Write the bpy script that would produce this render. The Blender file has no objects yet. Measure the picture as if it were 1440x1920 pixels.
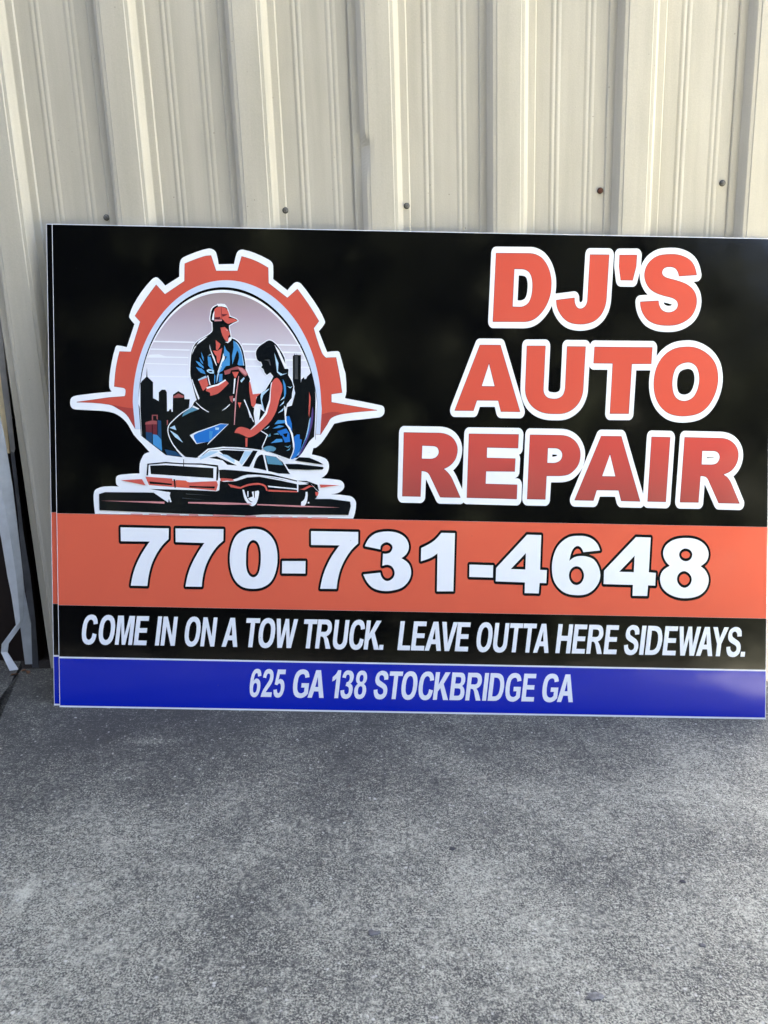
import bpy, bmesh, math, random
from mathutils import Vector, Matrix, noise

random.seed(7)
scene = bpy.context.scene
col = scene.collection

# ------------------------------------------------------------------ camera
CAM = Vector((-0.02238, -2.01926, 1.04319))
cam_data = bpy.data.cameras.new('camera')
cam_data.sensor_fit = 'VERTICAL'
cam_data.sensor_height = 24.0
cam_data.lens = 1442.0 / 1920.0 * 24.0
cam_data.clip_end = 500
cam = bpy.data.objects.new('camera', cam_data)
col.objects.link(cam)
R_, U_, B_ = (0.99943, 0.000986, -0.03373), (0.032585, 0.231602, 0.972265), (0.00877, -0.97281, 0.231438)
cam.matrix_world = Matrix(((R_[0], U_[0], B_[0], CAM.x), (R_[1], U_[1], B_[1], CAM.y), (R_[2], U_[2], B_[2], CAM.z), (0, 0, 0, 1)))
scene.camera = cam

# ------------------------------------------------------------------ light
SUN_EL, SUN_AZ = math.radians(48), math.atan2(-0.333, 1.0)      # behind the building, a little to the left
sd = Vector((math.sin(SUN_AZ) * math.cos(SUN_EL), math.cos(SUN_AZ) * math.cos(SUN_EL), math.sin(SUN_EL)))
world = bpy.data.worlds.new('World')
scene.world = world
world.use_nodes = True
nt = world.node_tree
nt.nodes.clear()
sky = nt.nodes.new('ShaderNodeTexSky')
sky.sky_type = 'NISHITA'
sky.sun_disc = False
sky.dust_density = 8.0
sky.air_density = 0.7
sky.ozone_density = 0.0
sky.sun_elevation = SUN_EL
sky.sun_rotation = SUN_AZ % (2 * math.pi)
bg = nt.nodes.new('ShaderNodeBackground')
bg.inputs[1].default_value = 0.11
wo = nt.nodes.new('ShaderNodeOutputWorld')
nt.links.new(sky.outputs[0], bg.inputs[0])
nt.links.new(bg.outputs[0], wo.inputs[0])
sun_data = bpy.data.lights.new('sun', 'SUN')
sun_data.energy = 5.0
sun_data.angle = math.radians(0.5)
sun_data.color = (1.0, 0.92, 0.80)
sun = bpy.data.objects.new('sun', sun_data)
sun.rotation_euler = (-sd).to_track_quat('-Z', 'Y').to_euler()
col.objects.link(sun)

scene.view_settings.view_transform = 'Standard'
scene.view_settings.look = 'None'
scene.view_settings.exposure = 4.12
scene.view_settings.gamma = 1.0
scene.view_settings.use_curve_mapping = False
scene.cycles.max_bounces = 8
scene.cycles.diffuse_bounces = 5

# ------------------------------------------------------------------ helpers
def new_mat(name, rough=0.5, spec=0.5):
    m = bpy.data.materials.new(name)
    m.use_nodes = True
    b = m.node_tree.nodes['Principled BSDF']
    b.inputs['Roughness'].default_value = rough
    b.inputs['Specular IOR Level'].default_value = spec
    return m, m.node_tree, b

def node(t, kind, **kw):
    n = t.nodes.new(kind)
    for k, v in kw.items():
        setattr(n, k, v)
    return n

def ramp(t, src, stops):
    r = t.nodes.new('ShaderNodeValToRGB')
    cr = r.color_ramp
    while len(cr.elements) > 1:
        cr.elements.remove(cr.elements[0])
    cr.elements[0].position = stops[0][0]; cr.elements[0].color = stops[0][1]
    for p, c in stops[1:]:
        e = cr.elements.new(p); e.color = c
    t.links.new(src, r.inputs[0])
    return r

def g(v): return (v, v, v, 1)

def noise_tex(t, co, scale, detail=4, rough=0.55, dist=0.0):
    n = node(t, 'ShaderNodeTexNoise')
    n.inputs['Scale'].default_value = scale
    n.inputs['Detail'].default_value = detail
    n.inputs['Roughness'].default_value = rough
    n.inputs['Distortion'].default_value = dist
    t.links.new(co, n.inputs['Vector'])
    return n

def mixc(t, a, b, f, mode='MIX'):
    m = node(t, 'ShaderNodeMix', data_type='RGBA', blend_type=mode)
    for s, v in ((6, a), (7, b), (0, f)):
        if hasattr(v, 'is_linked'): t.links.new(v, m.inputs[s])
        else: m.inputs[s].default_value = v
    return m.outputs[2]

def math_n(t, op, a, b=0.0):
    m = node(t, 'ShaderNodeMath', operation=op)
    for i, v in ((0, a), (1, b)):
        if hasattr(v, 'is_linked'): t.links.new(v, m.inputs[i])
        else: m.inputs[i].default_value = v
    return m.outputs[0]

def bump(t, b, h, dist, strength=1.0):
    n = node(t, 'ShaderNodeBump')
    n.inputs['Distance'].default_value = dist
    n.inputs['Strength'].default_value = strength
    t.links.new(h, n.inputs['Height'])
    t.links.new(n.outputs[0], b.inputs['Normal'])

def objco(t): return node(t, 'ShaderNodeTexCoord').outputs['Object']

def obj(name, verts, faces, mats, parent=None, smooth=False, midx=None):
    me = bpy.data.meshes.new(name)
    me.from_pydata([tuple(v) for v in verts], [], faces)
    for m in (mats if isinstance(mats, (list, tuple)) else [mats]):
        me.materials.append(m)
    if midx:
        me.polygons.foreach_set('material_index', midx)
    if smooth:
        me.polygons.foreach_set('use_smooth', [True] * len(me.polygons))
    me.update()
    o = bpy.data.objects.new(name, me)
    col.objects.link(o)
    if parent: o.parent = parent
    return o

def empty(name, mat=None):
    o = bpy.data.objects.new(name, None)
    o.empty_display_size = 0.1
    col.objects.link(o)
    if mat: o.matrix_world = mat
    return o

def tag(o, label, cat, group=None):
    o['label'] = label; o['category'] = cat
    if group: o['group'] = group
    return o

# ------------------------------------------------------------------ materials
def wall_material():
    m, t, b = new_mat('cream_painted_steel', 0.42, 0.45)
    co = objco(t)
    big = noise_tex(t, co, 1.7, 5, 0.6)
    st = node(t, 'ShaderNodeMapping'); st.inputs['Scale'].default_value = (9, 9, 0.6)
    t.links.new(co, st.inputs[0])
    streak = noise_tex(t, st.outputs[0], 3.0, 5, 0.6)
    c = ramp(t, big.outputs[0], [(0.3, (0.490, 0.465, 0.385, 1)), (0.7, (0.540, 0.515, 0.432, 1))]).outputs[0]
    s = ramp(t, streak.outputs[0], [(0.35, (0.88, 0.88, 0.87, 1)), (0.62, (1, 1, 1, 1))]).outputs[0]
    c = mixc(t, c, s, 1.0, 'MULTIPLY')
    v = node(t, 'ShaderNodeTexVoronoi', feature='DISTANCE_TO_EDGE'); v.feature = 'F1'
    v.inputs['Scale'].default_value = 38.0
    t.links.new(co, v.inputs['Vector'])
    sp = ramp(t, v.outputs['Distance'], [(0.035, g(1)), (0.075, g(0))]).outputs[0]
    msk = ramp(t, noise_tex(t, co, 9.0, 3).outputs[0], [(0.5, g(0)), (0.62, g(0.75))]).outputs[0]
    c = mixc(t, c, (0.2, 0.17, 0.13, 1), mixc(t, sp, msk, 1.0, 'MULTIPLY'))
    fine = ramp(t, noise_tex(t, co, 420.0, 2).outputs[0], [(0.35, (0.93, 0.93, 0.93, 1)), (0.65, g(1))]).outputs[0]
    c = mixc(t, c, fine, 1.0, 'MULTIPLY')
    t.links.new(c, b.inputs['Base Color'])
    bump(t, b, noise_tex(t, co, 260.0, 3).outputs[0], 0.0006, 0.35)
    return m

def print_material(name, c, rough=0.095):
    m, t, b = new_mat(name, rough, 0.48)
    co = objco(t)
    n = ramp(t, noise_tex(t, co, 900.0, 1).outputs[0], [(0.3, tuple(x * 0.965 for x in c) + (1,)), (0.7, tuple(c) + (1,))])
    v = node(t, 'ShaderNodeTexVoronoi'); v.inputs['Scale'].default_value = 42.0      # settled dust flecks
    t.links.new(co, v.inputs['Vector'])
    fl = ramp(t, v.outputs['Distance'], [(0.03, g(1)), (0.06, g(0))]).outputs[0]
    fm = ramp(t, noise_tex(t, co, 13.0, 2).outputs[0], [(0.60, g(0)), (0.66, g(0.55))]).outputs[0]
    cc = mixc(t, n.outputs[0], (0.10, 0.095, 0.085, 1), mixc(t, fl, fm, 1.0, 'MULTIPLY'))
    t.links.new(cc, b.inputs['Base Color'])
    sm = noise_tex(t, co, 6.0, 4, 0.6)
    rr = ramp(t, sm.outputs[0], [(0.35, g(rough * 0.85)), (0.7, g(rough * 1.5))])
    t.links.new(rr.outputs[0], b.inputs['Roughness'])
    bump(t, b, noise_tex(t, co, 5.0, 2).outputs[0], 0.0015, 0.5)
    return m

def gradient_print(name, stops, v0, v1, rough=0.08):
    """print whose ink changes with the height on the sign (v0..v1 in metres)"""
    m, t, b = new_mat(name, rough, 0.48)
    sx = node(t, 'ShaderNodeSeparateXYZ'); t.links.new(objco(t), sx.inputs[0])
    mr = node(t, 'ShaderNodeMapRange'); t.links.new(sx.outputs[1], mr.inputs[0])
    mr.inputs[1].default_value = v0; mr.inputs[2].default_value = v1
    r = ramp(t, mr.outputs[0], stops)
    t.links.new(r.outputs[0], b.inputs['Base Color'])
    bump(t, b, noise_tex(t, objco(t), 5.0, 2).outputs[0], 0.0015, 0.5)
    return m

def plain(name, c, rough=0.5, spec=0.4, metal=0.0, var=0.25, scale=60.0):
    m, t, b = new_mat(name, rough, spec)
    b.inputs['Metallic'].default_value = metal
    n = noise_tex(t, objco(t), scale, 4, 0.6)
    r = ramp(t, n.outputs[0], [(0.3, tuple(x * (1 - var) for x in c) + (1,)), (0.7, tuple(c) + (1,))])
    t.links.new(r.outputs[0], b.inputs['Base Color'])
    bump(t, b, n.outputs[0], 0.0008, 0.3)
    return m

def concrete_material(name='weathered_concrete', lift=0.0):
    m, t, b = new_mat(name, 0.85, 0.3)
    co = objco(t)
    fine = noise_tex(t, co, 320.0, 3, 0.65)             # pits between the sand grains
    mid = noise_tex(t, co, 135.0, 3, 0.65, 0.2)
    big = noise_tex(t, co, 2.1, 6, 0.62)               # stains
    med = noise_tex(t, co, 9.0, 5, 0.6)
    worn = ramp(t, noise_tex(t, co, 16.0, 4, 0.6, 0.5).outputs[0], [(0.33, g(0.35)), (0.62, g(1.15))]).outputs[0]   # smoother and rougher patches
    f = math_n(t, 'MULTIPLY', math_n(t, 'SUBTRACT', fine.outputs[0], 0.5), math_n(t, 'MULTIPLY', worn, 0.78))
    f = math_n(t, 'ADD', math_n(t, 'ADD', f, 0.35), math_n(t, 'MULTIPLY', mid.outputs[0], 0.40))
    crs = noise_tex(t, co, 44.0, 3, 0.6, 0.3)
    f = math_n(t, 'ADD', math_n(t, 'ADD', f, 0.035 - 0.09), math_n(t, 'MULTIPLY', crs.outputs[0], 0.18))
    st = math_n(t, 'ADD', math_n(t, 'MULTIPLY', big.outputs[0], 0.26), math_n(t, 'MULTIPLY', med.outputs[0], 0.15))
    # darker strip along the building, wider to the left, ragged edge
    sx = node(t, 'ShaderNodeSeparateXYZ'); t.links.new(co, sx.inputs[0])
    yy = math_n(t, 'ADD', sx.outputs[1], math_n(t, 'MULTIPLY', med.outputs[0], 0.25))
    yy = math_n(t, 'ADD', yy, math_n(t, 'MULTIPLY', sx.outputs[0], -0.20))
    dark_strip = node(t, 'ShaderNodeMapRange'); t.links.new(yy, dark_strip.inputs[0])
    dark_strip.inputs[1].default_value = -0.60; dark_strip.inputs[2].default_value = -0.12
    dark_strip.inputs[3].default_value = 0.0; dark_strip.inputs[4].default_value = 0.115
    st = math_n(t, 'SUBTRACT', st, dark_strip.outputs[0])
    # two pale scuffs
    for (px, py, rx, ry, amt) in ((-0.585, -0.435, 0.085, 0.022, 0.06), (-0.655, -0.92, 0.022, 0.05, 0.07)):
        mp = node(t, 'ShaderNodeMapping', vector_type='POINT')
        mp.inputs['Location'].default_value = (-px / rx, -py / ry, 0); mp.inputs['Scale'].default_value = (1 / rx, 1 / ry, 1)
        t.links.new(co, mp.inputs[0])
        ln = node(t, 'ShaderNodeVectorMath', operation='LENGTH'); t.links.new(mp.outputs[0], ln.inputs[0])
        q = math_n(t, 'ADD', ln.outputs['Value'], math_n(t, 'MULTIPLY', med.outputs[0], 0.9))
        r = node(t, 'ShaderNodeMapRange'); t.links.new(q, r.inputs[0])
        r.inputs[1].default_value = 0.7; r.inputs[2].default_value = 1.5; r.inputs[3].default_value = amt; r.inputs[4].default_value = 0.0
        st = math_n(t, 'ADD', st, r.outputs[0])
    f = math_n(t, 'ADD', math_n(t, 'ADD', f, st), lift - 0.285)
    c = ramp(t, f, [(0.38, (0.050, 0.050, 0.046, 1)), (0.46, (0.112, 0.113, 0.096, 1)), (0.53, (0.245, 0.243, 0.196, 1)), (0.63, (0.41, 0.407, 0.330, 1))]).outputs[0]
    v = node(t, 'ShaderNodeTexVoronoi'); v.inputs['Scale'].default_value = 55.0
    t.links.new(co, v.inputs['Vector'])
    pore = ramp(t, v.outputs['Distance'], [(0.06, g(1)), (0.13, g(0))]).outputs[0]
    pm = ramp(t, noise_tex(t, co, 23.0, 2).outputs[0], [(0.56, g(0)), (0.62, g(0.9))]).outputs[0]
    c = mixc(t, c, (0.03, 0.03, 0.032, 1), mixc(t, pore, pm, 1.0, 'MULTIPLY'))
    v2 = node(t, 'ShaderNodeTexVoronoi'); v2.inputs['Scale'].default_value = 74.0       # pale sand grains worn bare
    v2.inputs['Randomness'].default_value = 1.0
    t.links.new(co, v2.inputs['Vector'])
    gr = ramp(t, v2.outputs['Distance'], [(0.12, g(1)), (0.26, g(0))]).outputs[0]
    gm = ramp(t, noise_tex(t, co, 37.0, 2).outputs[0], [(0.55, g(0)), (0.63, g(0.8))]).outputs[0]
    c = mixc(t, c, (0.47, 0.465, 0.41, 1), mixc(t, gr, gm, 1.0, 'MULTIPLY'))
    t.links.new(c, b.inputs['Base Color'])
    bump(t, b, f, 0.012, 0.7)
    return m

M_WALL = wall_material()
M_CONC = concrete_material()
M_LOT = concrete_material('bounce_concrete', 0.11)  # unseen lot concrete, lightened to bounce more light onto the wall
INK = {
 'white': print_material('white_ink', (0.815, 0.85, 0.875)),
 'black': print_material('black_ink', (0.0012, 0.0014, 0.0022)),
 'ink': print_material('emblem_black_ink', (0.005, 0.007, 0.009)),
 'orange': print_material('orange_ink', (0.70, 0.125, 0.068)),
 'gear': print_material('gear_red_ink', (0.58, 0.095, 0.062)),
 'gearmark': print_material('deep_red_ink', (0.38, 0.06, 0.05)),
 'red': print_material('red_ink', (0.60, 0.11, 0.085)),
 'redlt': print_material('bright_red_ink', (0.70, 0.12, 0.07)),
 'pink': print_material('pink_ink', (0.60, 0.26, 0.26)),
 'pinkdk': print_material('rose_ink', (0.33, 0.09, 0.09)),
 'maroon': print_material('maroon_ink', (0.14, 0.025, 0.035)),
 'blue': print_material('mid_blue_ink', (0.06, 0.27, 0.56)),
 'bluehi': print_material('bright_blue_ink', (0.02, 0.16, 0.52)),
 'navy': print_material('navy_ink', (0.015, 0.06, 0.14)),
 'teal': print_material('teal_ink', (0.10, 0.27, 0.38)),
 'pale': print_material('pale_blue_ink', (0.42, 0.62, 0.76)),
 'ring': print_material('ring_blue_ink', (0.56, 0.66, 0.80)),
 'purple': print_material('purple_ink', (0.08, 0.05, 0.18)),
 'slate': print_material('slate_ink', (0.05, 0.055, 0.06)),
 'royal': print_material('royal_blue_ink', (0.0, 0.014, 0.40)),
 'lred': print_material('letter_red_ink', (0.60, 0.094, 0.060)),
}
INK['lred2'] = gradient_print('letter_red_fade_ink', [(0.0, (0.31, 0.07, 0.06, 1)), (0.5, (0.44, 0.075, 0.062, 1)), (1.0, (0.54, 0.075, 0.058, 1))], 0.50, 0.70)
INK['sky'] = gradient_print('sky_fade_ink', [(0.0, (0.74, 0.79, 0.87, 1)), (0.30, (0.66, 0.67, 0.73, 1)), (0.50, (0.52, 0.48, 0.53, 1)), (0.75, (0.42, 0.34, 0.38, 1)), (1.0, (0.32, 0.26, 0.25, 1))], 0.80, 1.03)
# ------------------------------------------------------------------ sign artwork (object, ink, outlines in 0.1 mm on the sign face)
ART = [
["lettering1","white",[[10683,11464,10651,11443,10635,11426,10623,11408,10606,11364,10599,11311,10549,9659,10554,9615,10569,9571,10591,9536,10622,9510,10642,9501,10669,9497,11412,9501,11490,9507,11548,9517,11613,9535,11678,9562,11742,9598,11800,9642,11845,9682,11890,9728,11951,9800,12007,9880,12055,9964,12099,10059,12111,10004,12134,9925,12173,9838,12224,9751,12282,9676,12335,9621,12377,9585,12428,9549,12489,9516,12572,9486,12658,9469,12729,9461,12814,9459,12892,9465,12970,9477,13061,9501,13145,9533,13211,9569,13261,9607,13325,9667,13364,9711,13403,9765,13452,9852,13483,9925,13509,10004,13530,10093,13541,10172,13546,10243,13591,11306,13586,11350,13570,11393,13547,11428,13518,11452,13498,11461,13472,11466,13004,11465,12978,11459,12955,11447,12933,11427,12916,11402,12898,11358,12892,11315,12850,10225,12843,10190,12833,10172,12814,10158,12795,10151,12782,10155,12772,10180,12766,10215,12763,10285,12756,10312,12746,10338,12732,10363,12717,10382,12696,10399,12672,10410,12653,10414,12633,10414,12185,10352,12183,10357,12191,10445,12195,10533,12195,10612,12191,10691,12179,10779,12160,10866,12128,10978,12092,11067,12057,11137,12014,11207,11976,11259,11913,11328,11868,11366,11819,11397,11756,11429,11697,11451,11632,11467,11560,11474,10715,11471],[14812,11488,14747,11480,14676,11463,14600,11433,14528,11393,14459,11343,14400,11287,14346,11219,14303,11148,14273,11078,14262,11043,14258,11060,14269,11297,14268,11332,14260,11367,14248,11398,14228,11428,14208,11448,14181,11463,14149,11470,13726,11464,13694,11457,13665,11438,13642,11412,13624,11376,13615,11341,13612,11315,13606,11034,13608,10999,13654,10675,13662,10640,13678,10605,13698,10577,13725,10556,13758,10543,14064,10541,14090,10546,14116,10559,14134,10575,14147,10592,14166,10628,14226,10877,14228,10875,14231,10858,14231,10796,14240,10717,14260,10638,14286,10568,14298,10542,14339,10469,14386,10406,14433,10359,14435,10351,14251,10338,14218,10329,14192,10312,14167,10281,14152,10250,14141,10206,14140,10171,14148,10074,14164,9986,14186,9916,14214,9846,14247,9785,14287,9724,14336,9660,14396,9603,14476,9552,14555,9515,14634,9488,14719,9469,14804,9460,14882,9456,14967,9455,15059,9461,15150,9474,15227,9494,15305,9523,15370,9555,15440,9597,15511,9648,15575,9710,15632,9785,15676,9864,15712,9953,15732,10024,15746,10103,15753,10209,15746,10306,15733,10376,15708,10454,15669,10533,15614,10612,15566,10663,15545,10681,15553,10685,15644,10694,15670,10705,15695,10727,15719,10762,15732,10798,15737,10833,15736,10877,15707,11008,15675,11104,15639,11180,15605,11236,15556,11296,15498,11347,15439,11388,15373,11424,15301,11453,15222,11477,15150,11491,15066,11499,14987,11499],[11278,10776,11286,10782,11351,10780,11390,10775,11423,10764,11449,10747,11468,10726,11479,10700,11495,10630,11500,10586,11501,10489,11491,10375,11480,10322,11470,10287,11457,10256,11438,10226,11426,10214,11400,10198,11367,10183,11348,10177,11322,10175,11263,10175,11261,10178],[14828,10171,14834,10174,14945,10151,14998,10136,15035,10121,15034,10112,14999,10096,14973,10090,14940,10089,14908,10095,14868,10112,14848,10127,14838,10145]]],
["lettering1","maroon",[[10717,11320,10713,11317,10710,11309,10660,9661,10663,9651,10669,9648,11408,9653,11467,9656,11529,9667,11584,9682,11638,9704,11689,9732,11739,9769,11780,9806,11819,9846,11873,9910,11924,9983,11964,10054,12004,10139,12034,10222,12057,10305,12073,10382,12080,10460,12084,10605,12080,10678,12070,10750,12052,10832,12028,10914,11995,10996,11967,11049,11935,11102,11894,11158,11853,11202,11813,11236,11771,11262,11724,11285,11677,11303,11618,11317,11556,11324,11493,11325],[14881,11343,14768,11331,14698,11314,14636,11289,14570,11252,14517,11212,14471,11169,14431,11119,14399,11067,14370,11002,14353,10939,14342,10871,14341,10813,14348,10750,14363,10692,14385,10635,14419,10572,14461,10516,14505,10474,14554,10438,14612,10405,14683,10374,14833,10327,14966,10299,15029,10281,15073,10262,15112,10238,15144,10208,15159,10184,15170,10150,15173,10116,15169,10082,15157,10048,15137,10017,15102,9986,15064,9963,15021,9946,14978,9938,14935,9937,14896,9944,14856,9957,14817,9978,14785,10003,14758,10038,14726,10110,14714,10159,14708,10207,14706,10212,14698,10217,14257,10186,14251,10177,14257,10104,14271,10027,14286,9979,14308,9926,14334,9878,14366,9828,14406,9776,14452,9733,14514,9693,14581,9662,14652,9637,14731,9620,14805,9611,14884,9607,14966,9607,15048,9612,15130,9624,15196,9641,15265,9666,15324,9694,15390,9733,15451,9778,15505,9830,15547,9885,15581,9946,15607,10010,15626,10073,15638,10141,15641,10209,15638,10272,15627,10330,15607,10393,15580,10446,15546,10494,15505,10539,15449,10584,15389,10622,15326,10653,15200,10696,15074,10730,14980,10752,14893,10776,14858,10791,14822,10813,14798,10836,14786,10858,14781,10877,14779,10901,14782,10925,14789,10945,14803,10970,14822,10992,14841,11007,14876,11022,14919,11029,14958,11031,15001,11028,15044,11019,15084,11002,15116,10974,15137,10944,15156,10911,15173,10866,15183,10814,15190,10808,15619,10842,15623,10844,15627,10854,15605,10950,15576,11037,15551,11090,15525,11133,15490,11176,15442,11219,15395,11251,15339,11281,15272,11308,15208,11327,15143,11340,15060,11348,14986,11348],[13008,11313,13003,11304,12960,10200,12953,10156,12942,10117,12929,10088,12913,10063,12887,10037,12860,10019,12829,10004,12794,9999,12767,10003,12735,10017,12712,10036,12692,10065,12675,10104,12664,10143,12656,10196,12654,10254,12652,10259,12645,10263,12208,10202,12203,10200,12199,10195,12205,10122,12215,10054,12235,9987,12268,9914,12308,9849,12356,9788,12392,9750,12432,9716,12475,9685,12523,9659,12590,9635,12661,9620,12731,9613,12805,9611,12884,9616,12962,9629,13028,9646,13102,9674,13164,9708,13209,9742,13248,9779,13287,9822,13321,9869,13355,9929,13384,9996,13407,10067,13422,10133,13431,10196,13436,10264,13480,11301,13478,11310,13472,11315],[13734,11313,13726,11310,13723,11304,13718,11023,13764,10699,13768,10694,13773,10693,14063,10693,14066,10700,14144,11028,14158,11304,14157,11314,14147,11319],[11172,10932,11355,10931,11406,10925,11453,10909,11481,10895,11509,10874,11534,10850,11552,10825,11577,10773,11593,10715,11604,10657,11611,10599,11613,10541,11612,10483,11608,10415,11600,10342,11586,10274,11571,10221,11548,10165,11519,10118,11487,10086,11444,10058,11402,10038,11367,10028,11328,10023,11144,10026]]],
["lettering1","lred",[[10719,11309,11496,11315,11556,11313,11616,11307,11675,11293,11722,11275,11767,11253,11809,11227,11847,11195,11890,11148,11927,11098,11960,11043,11989,10987,12021,10909,12044,10828,12062,10746,12072,10677,12076,10607,12075,10537,12072,10460,12064,10385,12050,10310,12025,10224,11995,10140,11957,10058,11915,9986,11868,9918,11814,9854,11774,9814,11732,9776,11686,9742,11637,9715,11583,9693,11526,9677,11468,9667,11410,9663,10669,9659],[11164,10944,11307,10943,11357,10942,11406,10935,11454,10921,11485,10904,11514,10882,11540,10857,11561,10829,11586,10775,11602,10718,11613,10660,11620,10601,11622,10542,11621,10482,11616,10412,11609,10341,11595,10272,11578,10215,11556,10160,11524,10110,11490,10075,11448,10048,11404,10027,11367,10017,11329,10013,11290,10013,11135,10016],[13011,11303,13472,11304,13427,10263,13423,10197,13413,10132,13398,10069,13376,10001,13348,9935,13313,9873,13280,9829,13244,9788,13204,9750,13161,9718,13097,9683,13029,9657,12959,9639,12883,9627,12807,9621,12731,9623,12661,9631,12592,9645,12526,9669,12480,9694,12437,9724,12397,9759,12361,9797,12314,9856,12275,9921,12243,9989,12224,10055,12213,10122,12207,10191,12645,10253,12647,10196,12656,10140,12667,10100,12683,10061,12707,10027,12733,10007,12764,9993,12797,9988,12832,9994,12865,10009,12894,10030,12917,10053,12936,10081,12949,10111,12962,10154,12968,10197,12971,10241],[13732,11303,14150,11308,14136,11031,14058,10702,13772,10703,13726,11026],[15618,10853,15191,10818,15181,10868,15164,10915,15144,10951,15119,10984,15089,11011,15048,11029,15003,11038,14958,11041,14916,11040,14874,11032,14836,11016,14814,10998,14796,10977,14782,10952,14773,10926,14770,10901,14772,10876,14779,10851,14792,10829,14819,10802,14854,10782,14891,10766,14980,10741,15071,10720,15199,10686,15325,10642,15387,10612,15445,10575,15499,10532,15539,10488,15573,10440,15600,10387,15619,10330,15629,10270,15633,10210,15629,10144,15618,10079,15600,10016,15573,9952,15540,9891,15498,9836,15445,9786,15385,9742,15322,9704,15259,9675,15194,9651,15127,9634,15047,9622,14965,9618,14883,9618,14806,9622,14729,9631,14654,9647,14585,9671,14518,9703,14456,9742,14411,9784,14373,9834,14339,9886,14315,9933,14295,9981,14279,10031,14266,10103,14260,10176,14699,10206,14705,10157,14718,10109,14733,10069,14752,10031,14777,9997,14811,9969,14851,9948,14893,9934,14936,9927,14980,9927,15023,9935,15067,9953,15108,9978,15144,10010,15164,10041,15177,10078,15182,10115,15178,10153,15167,10189,15147,10220,15113,10250,15074,10273,15031,10291,14967,10310,14900,10322,14835,10337,14759,10360,14685,10384,14613,10415,14559,10446,14509,10483,14464,10527,14426,10578,14395,10635,14371,10695,14356,10753,14350,10813,14351,10872,14361,10936,14378,10999,14404,11058,14437,11112,14477,11162,14523,11205,14578,11245,14637,11278,14700,11304,14769,11321,14839,11329,14911,11334,14987,11338,15063,11337,15139,11331,15206,11317,15272,11298,15335,11272,15389,11243,15439,11209,15484,11169,15518,11128,15546,11082,15569,11033,15598,10944]]],
["lettering2","white",[[10321,9234,10301,9222,10283,9206,10269,9188,10255,9162,9660,7554,9650,7510,9649,7466,9658,7421,9673,7386,9689,7362,9710,7342,9735,7328,9762,7321,10239,7323,10265,7332,10284,7345,10304,7365,10316,7384,10332,7421,10378,7572,10385,7577,10738,7578,10745,7577,10786,7418,10799,7382,10814,7357,10827,7341,10847,7324,10867,7314,10899,7307,11364,7308,11390,7312,11409,7320,11429,7334,11448,7355,11463,7382,11473,7407,11480,7435,11482,7462,11480,7497,11475,7524,10967,9144,10952,9179,10934,9205,10914,9223,10888,9238,10862,9243,10360,9242,10340,9240],[11488,9230,11456,9216,11439,9203,11423,9185,11411,9164,11401,9141,11394,9114,11390,9088,11366,8053,11369,7965,11384,7868,11402,7797,11431,7718,11469,7637,11523,7554,11583,7486,11656,7423,11729,7374,11813,7333,11887,7306,11966,7286,12064,7272,12149,7269,12313,7270,12398,7275,12489,7293,12567,7321,12651,7366,12716,7410,12774,7459,12838,7527,12892,7603,12935,7683,12974,7781,13002,7879,13015,7950,13020,8021,13042,8578,13046,8597,13061,8570,13085,8544,13106,8529,13132,8519,13152,8517,13485,8518,13490,8513,13453,7442,13456,7415,13463,7388,13475,7362,13489,7339,13502,7324,13522,7307,13542,7297,13562,7292,14039,7296,14065,7302,14089,7316,14107,7334,14125,7361,14140,7397,14147,7441,14192,8504,14197,8514,14544,8518,14527,8420,14516,8314,14513,8208,14517,8093,14529,7986,14552,7880,14580,7792,14612,7713,14648,7642,14699,7563,14740,7511,14789,7459,14849,7406,14915,7358,14975,7325,15041,7298,15100,7280,15159,7267,15258,7254,15356,7251,15448,7256,15552,7268,15650,7286,15747,7317,15819,7351,15883,7390,15941,7433,16005,7493,16058,7553,16104,7616,16143,7679,16182,7752,16226,7848,16263,7955,16289,8053,16308,8159,16318,8265,16318,8372,16309,8478,16285,8610,16253,8716,16213,8804,16155,8896,16102,8963,16034,9031,15968,9086,15888,9139,15816,9178,15723,9216,15651,9239,15572,9254,15481,9261,15409,9260,15311,9253,15207,9238,15110,9212,15039,9183,14974,9148,14910,9107,14852,9061,14794,9007,14750,8956,14686,8870,14694,9067,14691,9102,14685,9129,14671,9164,14646,9198,14620,9220,14587,9232,13158,9229,13125,9220,13100,9204,13074,9174,13055,9134,13049,9138,13029,9179,13008,9204,12982,9223,12956,9232,12936,9234,12492,9232,12473,9230,12453,9223,12434,9212,12415,9194,12402,9177,12389,9153,12380,9126,12375,9100,12344,8083,12342,8057,12335,8030,12325,8003,12313,7987,12287,7969,12261,7959,12228,7952,12196,7950,12150,7953,12111,7958,12084,7965,12065,7978,12050,8000,12046,8027,12078,9070,12072,9123,12056,9166,12040,9193,12016,9216,11990,9231,11964,9238,11507,9232],[15431,8564,15451,8567,15477,8567,15523,8555,15543,8545,15564,8530,15581,8513,15589,8500,15606,8460,15617,8416,15624,8372,15627,8328,15626,8283,15622,8239,15612,8186,15598,8133,15582,8088,15565,8052,15542,8014,15523,7993,15503,7978,15471,7959,15445,7948,15406,7938,15387,7936,15354,7938,15328,7943,15301,7951,15275,7965,15248,7988,15228,8026,15215,8066,15206,8110,15199,8163,15198,8216,15200,8269,15207,8331,15217,8384,15234,8438,15247,8464,15269,8496,15289,8512,15327,8534,15366,8549]]],
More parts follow.
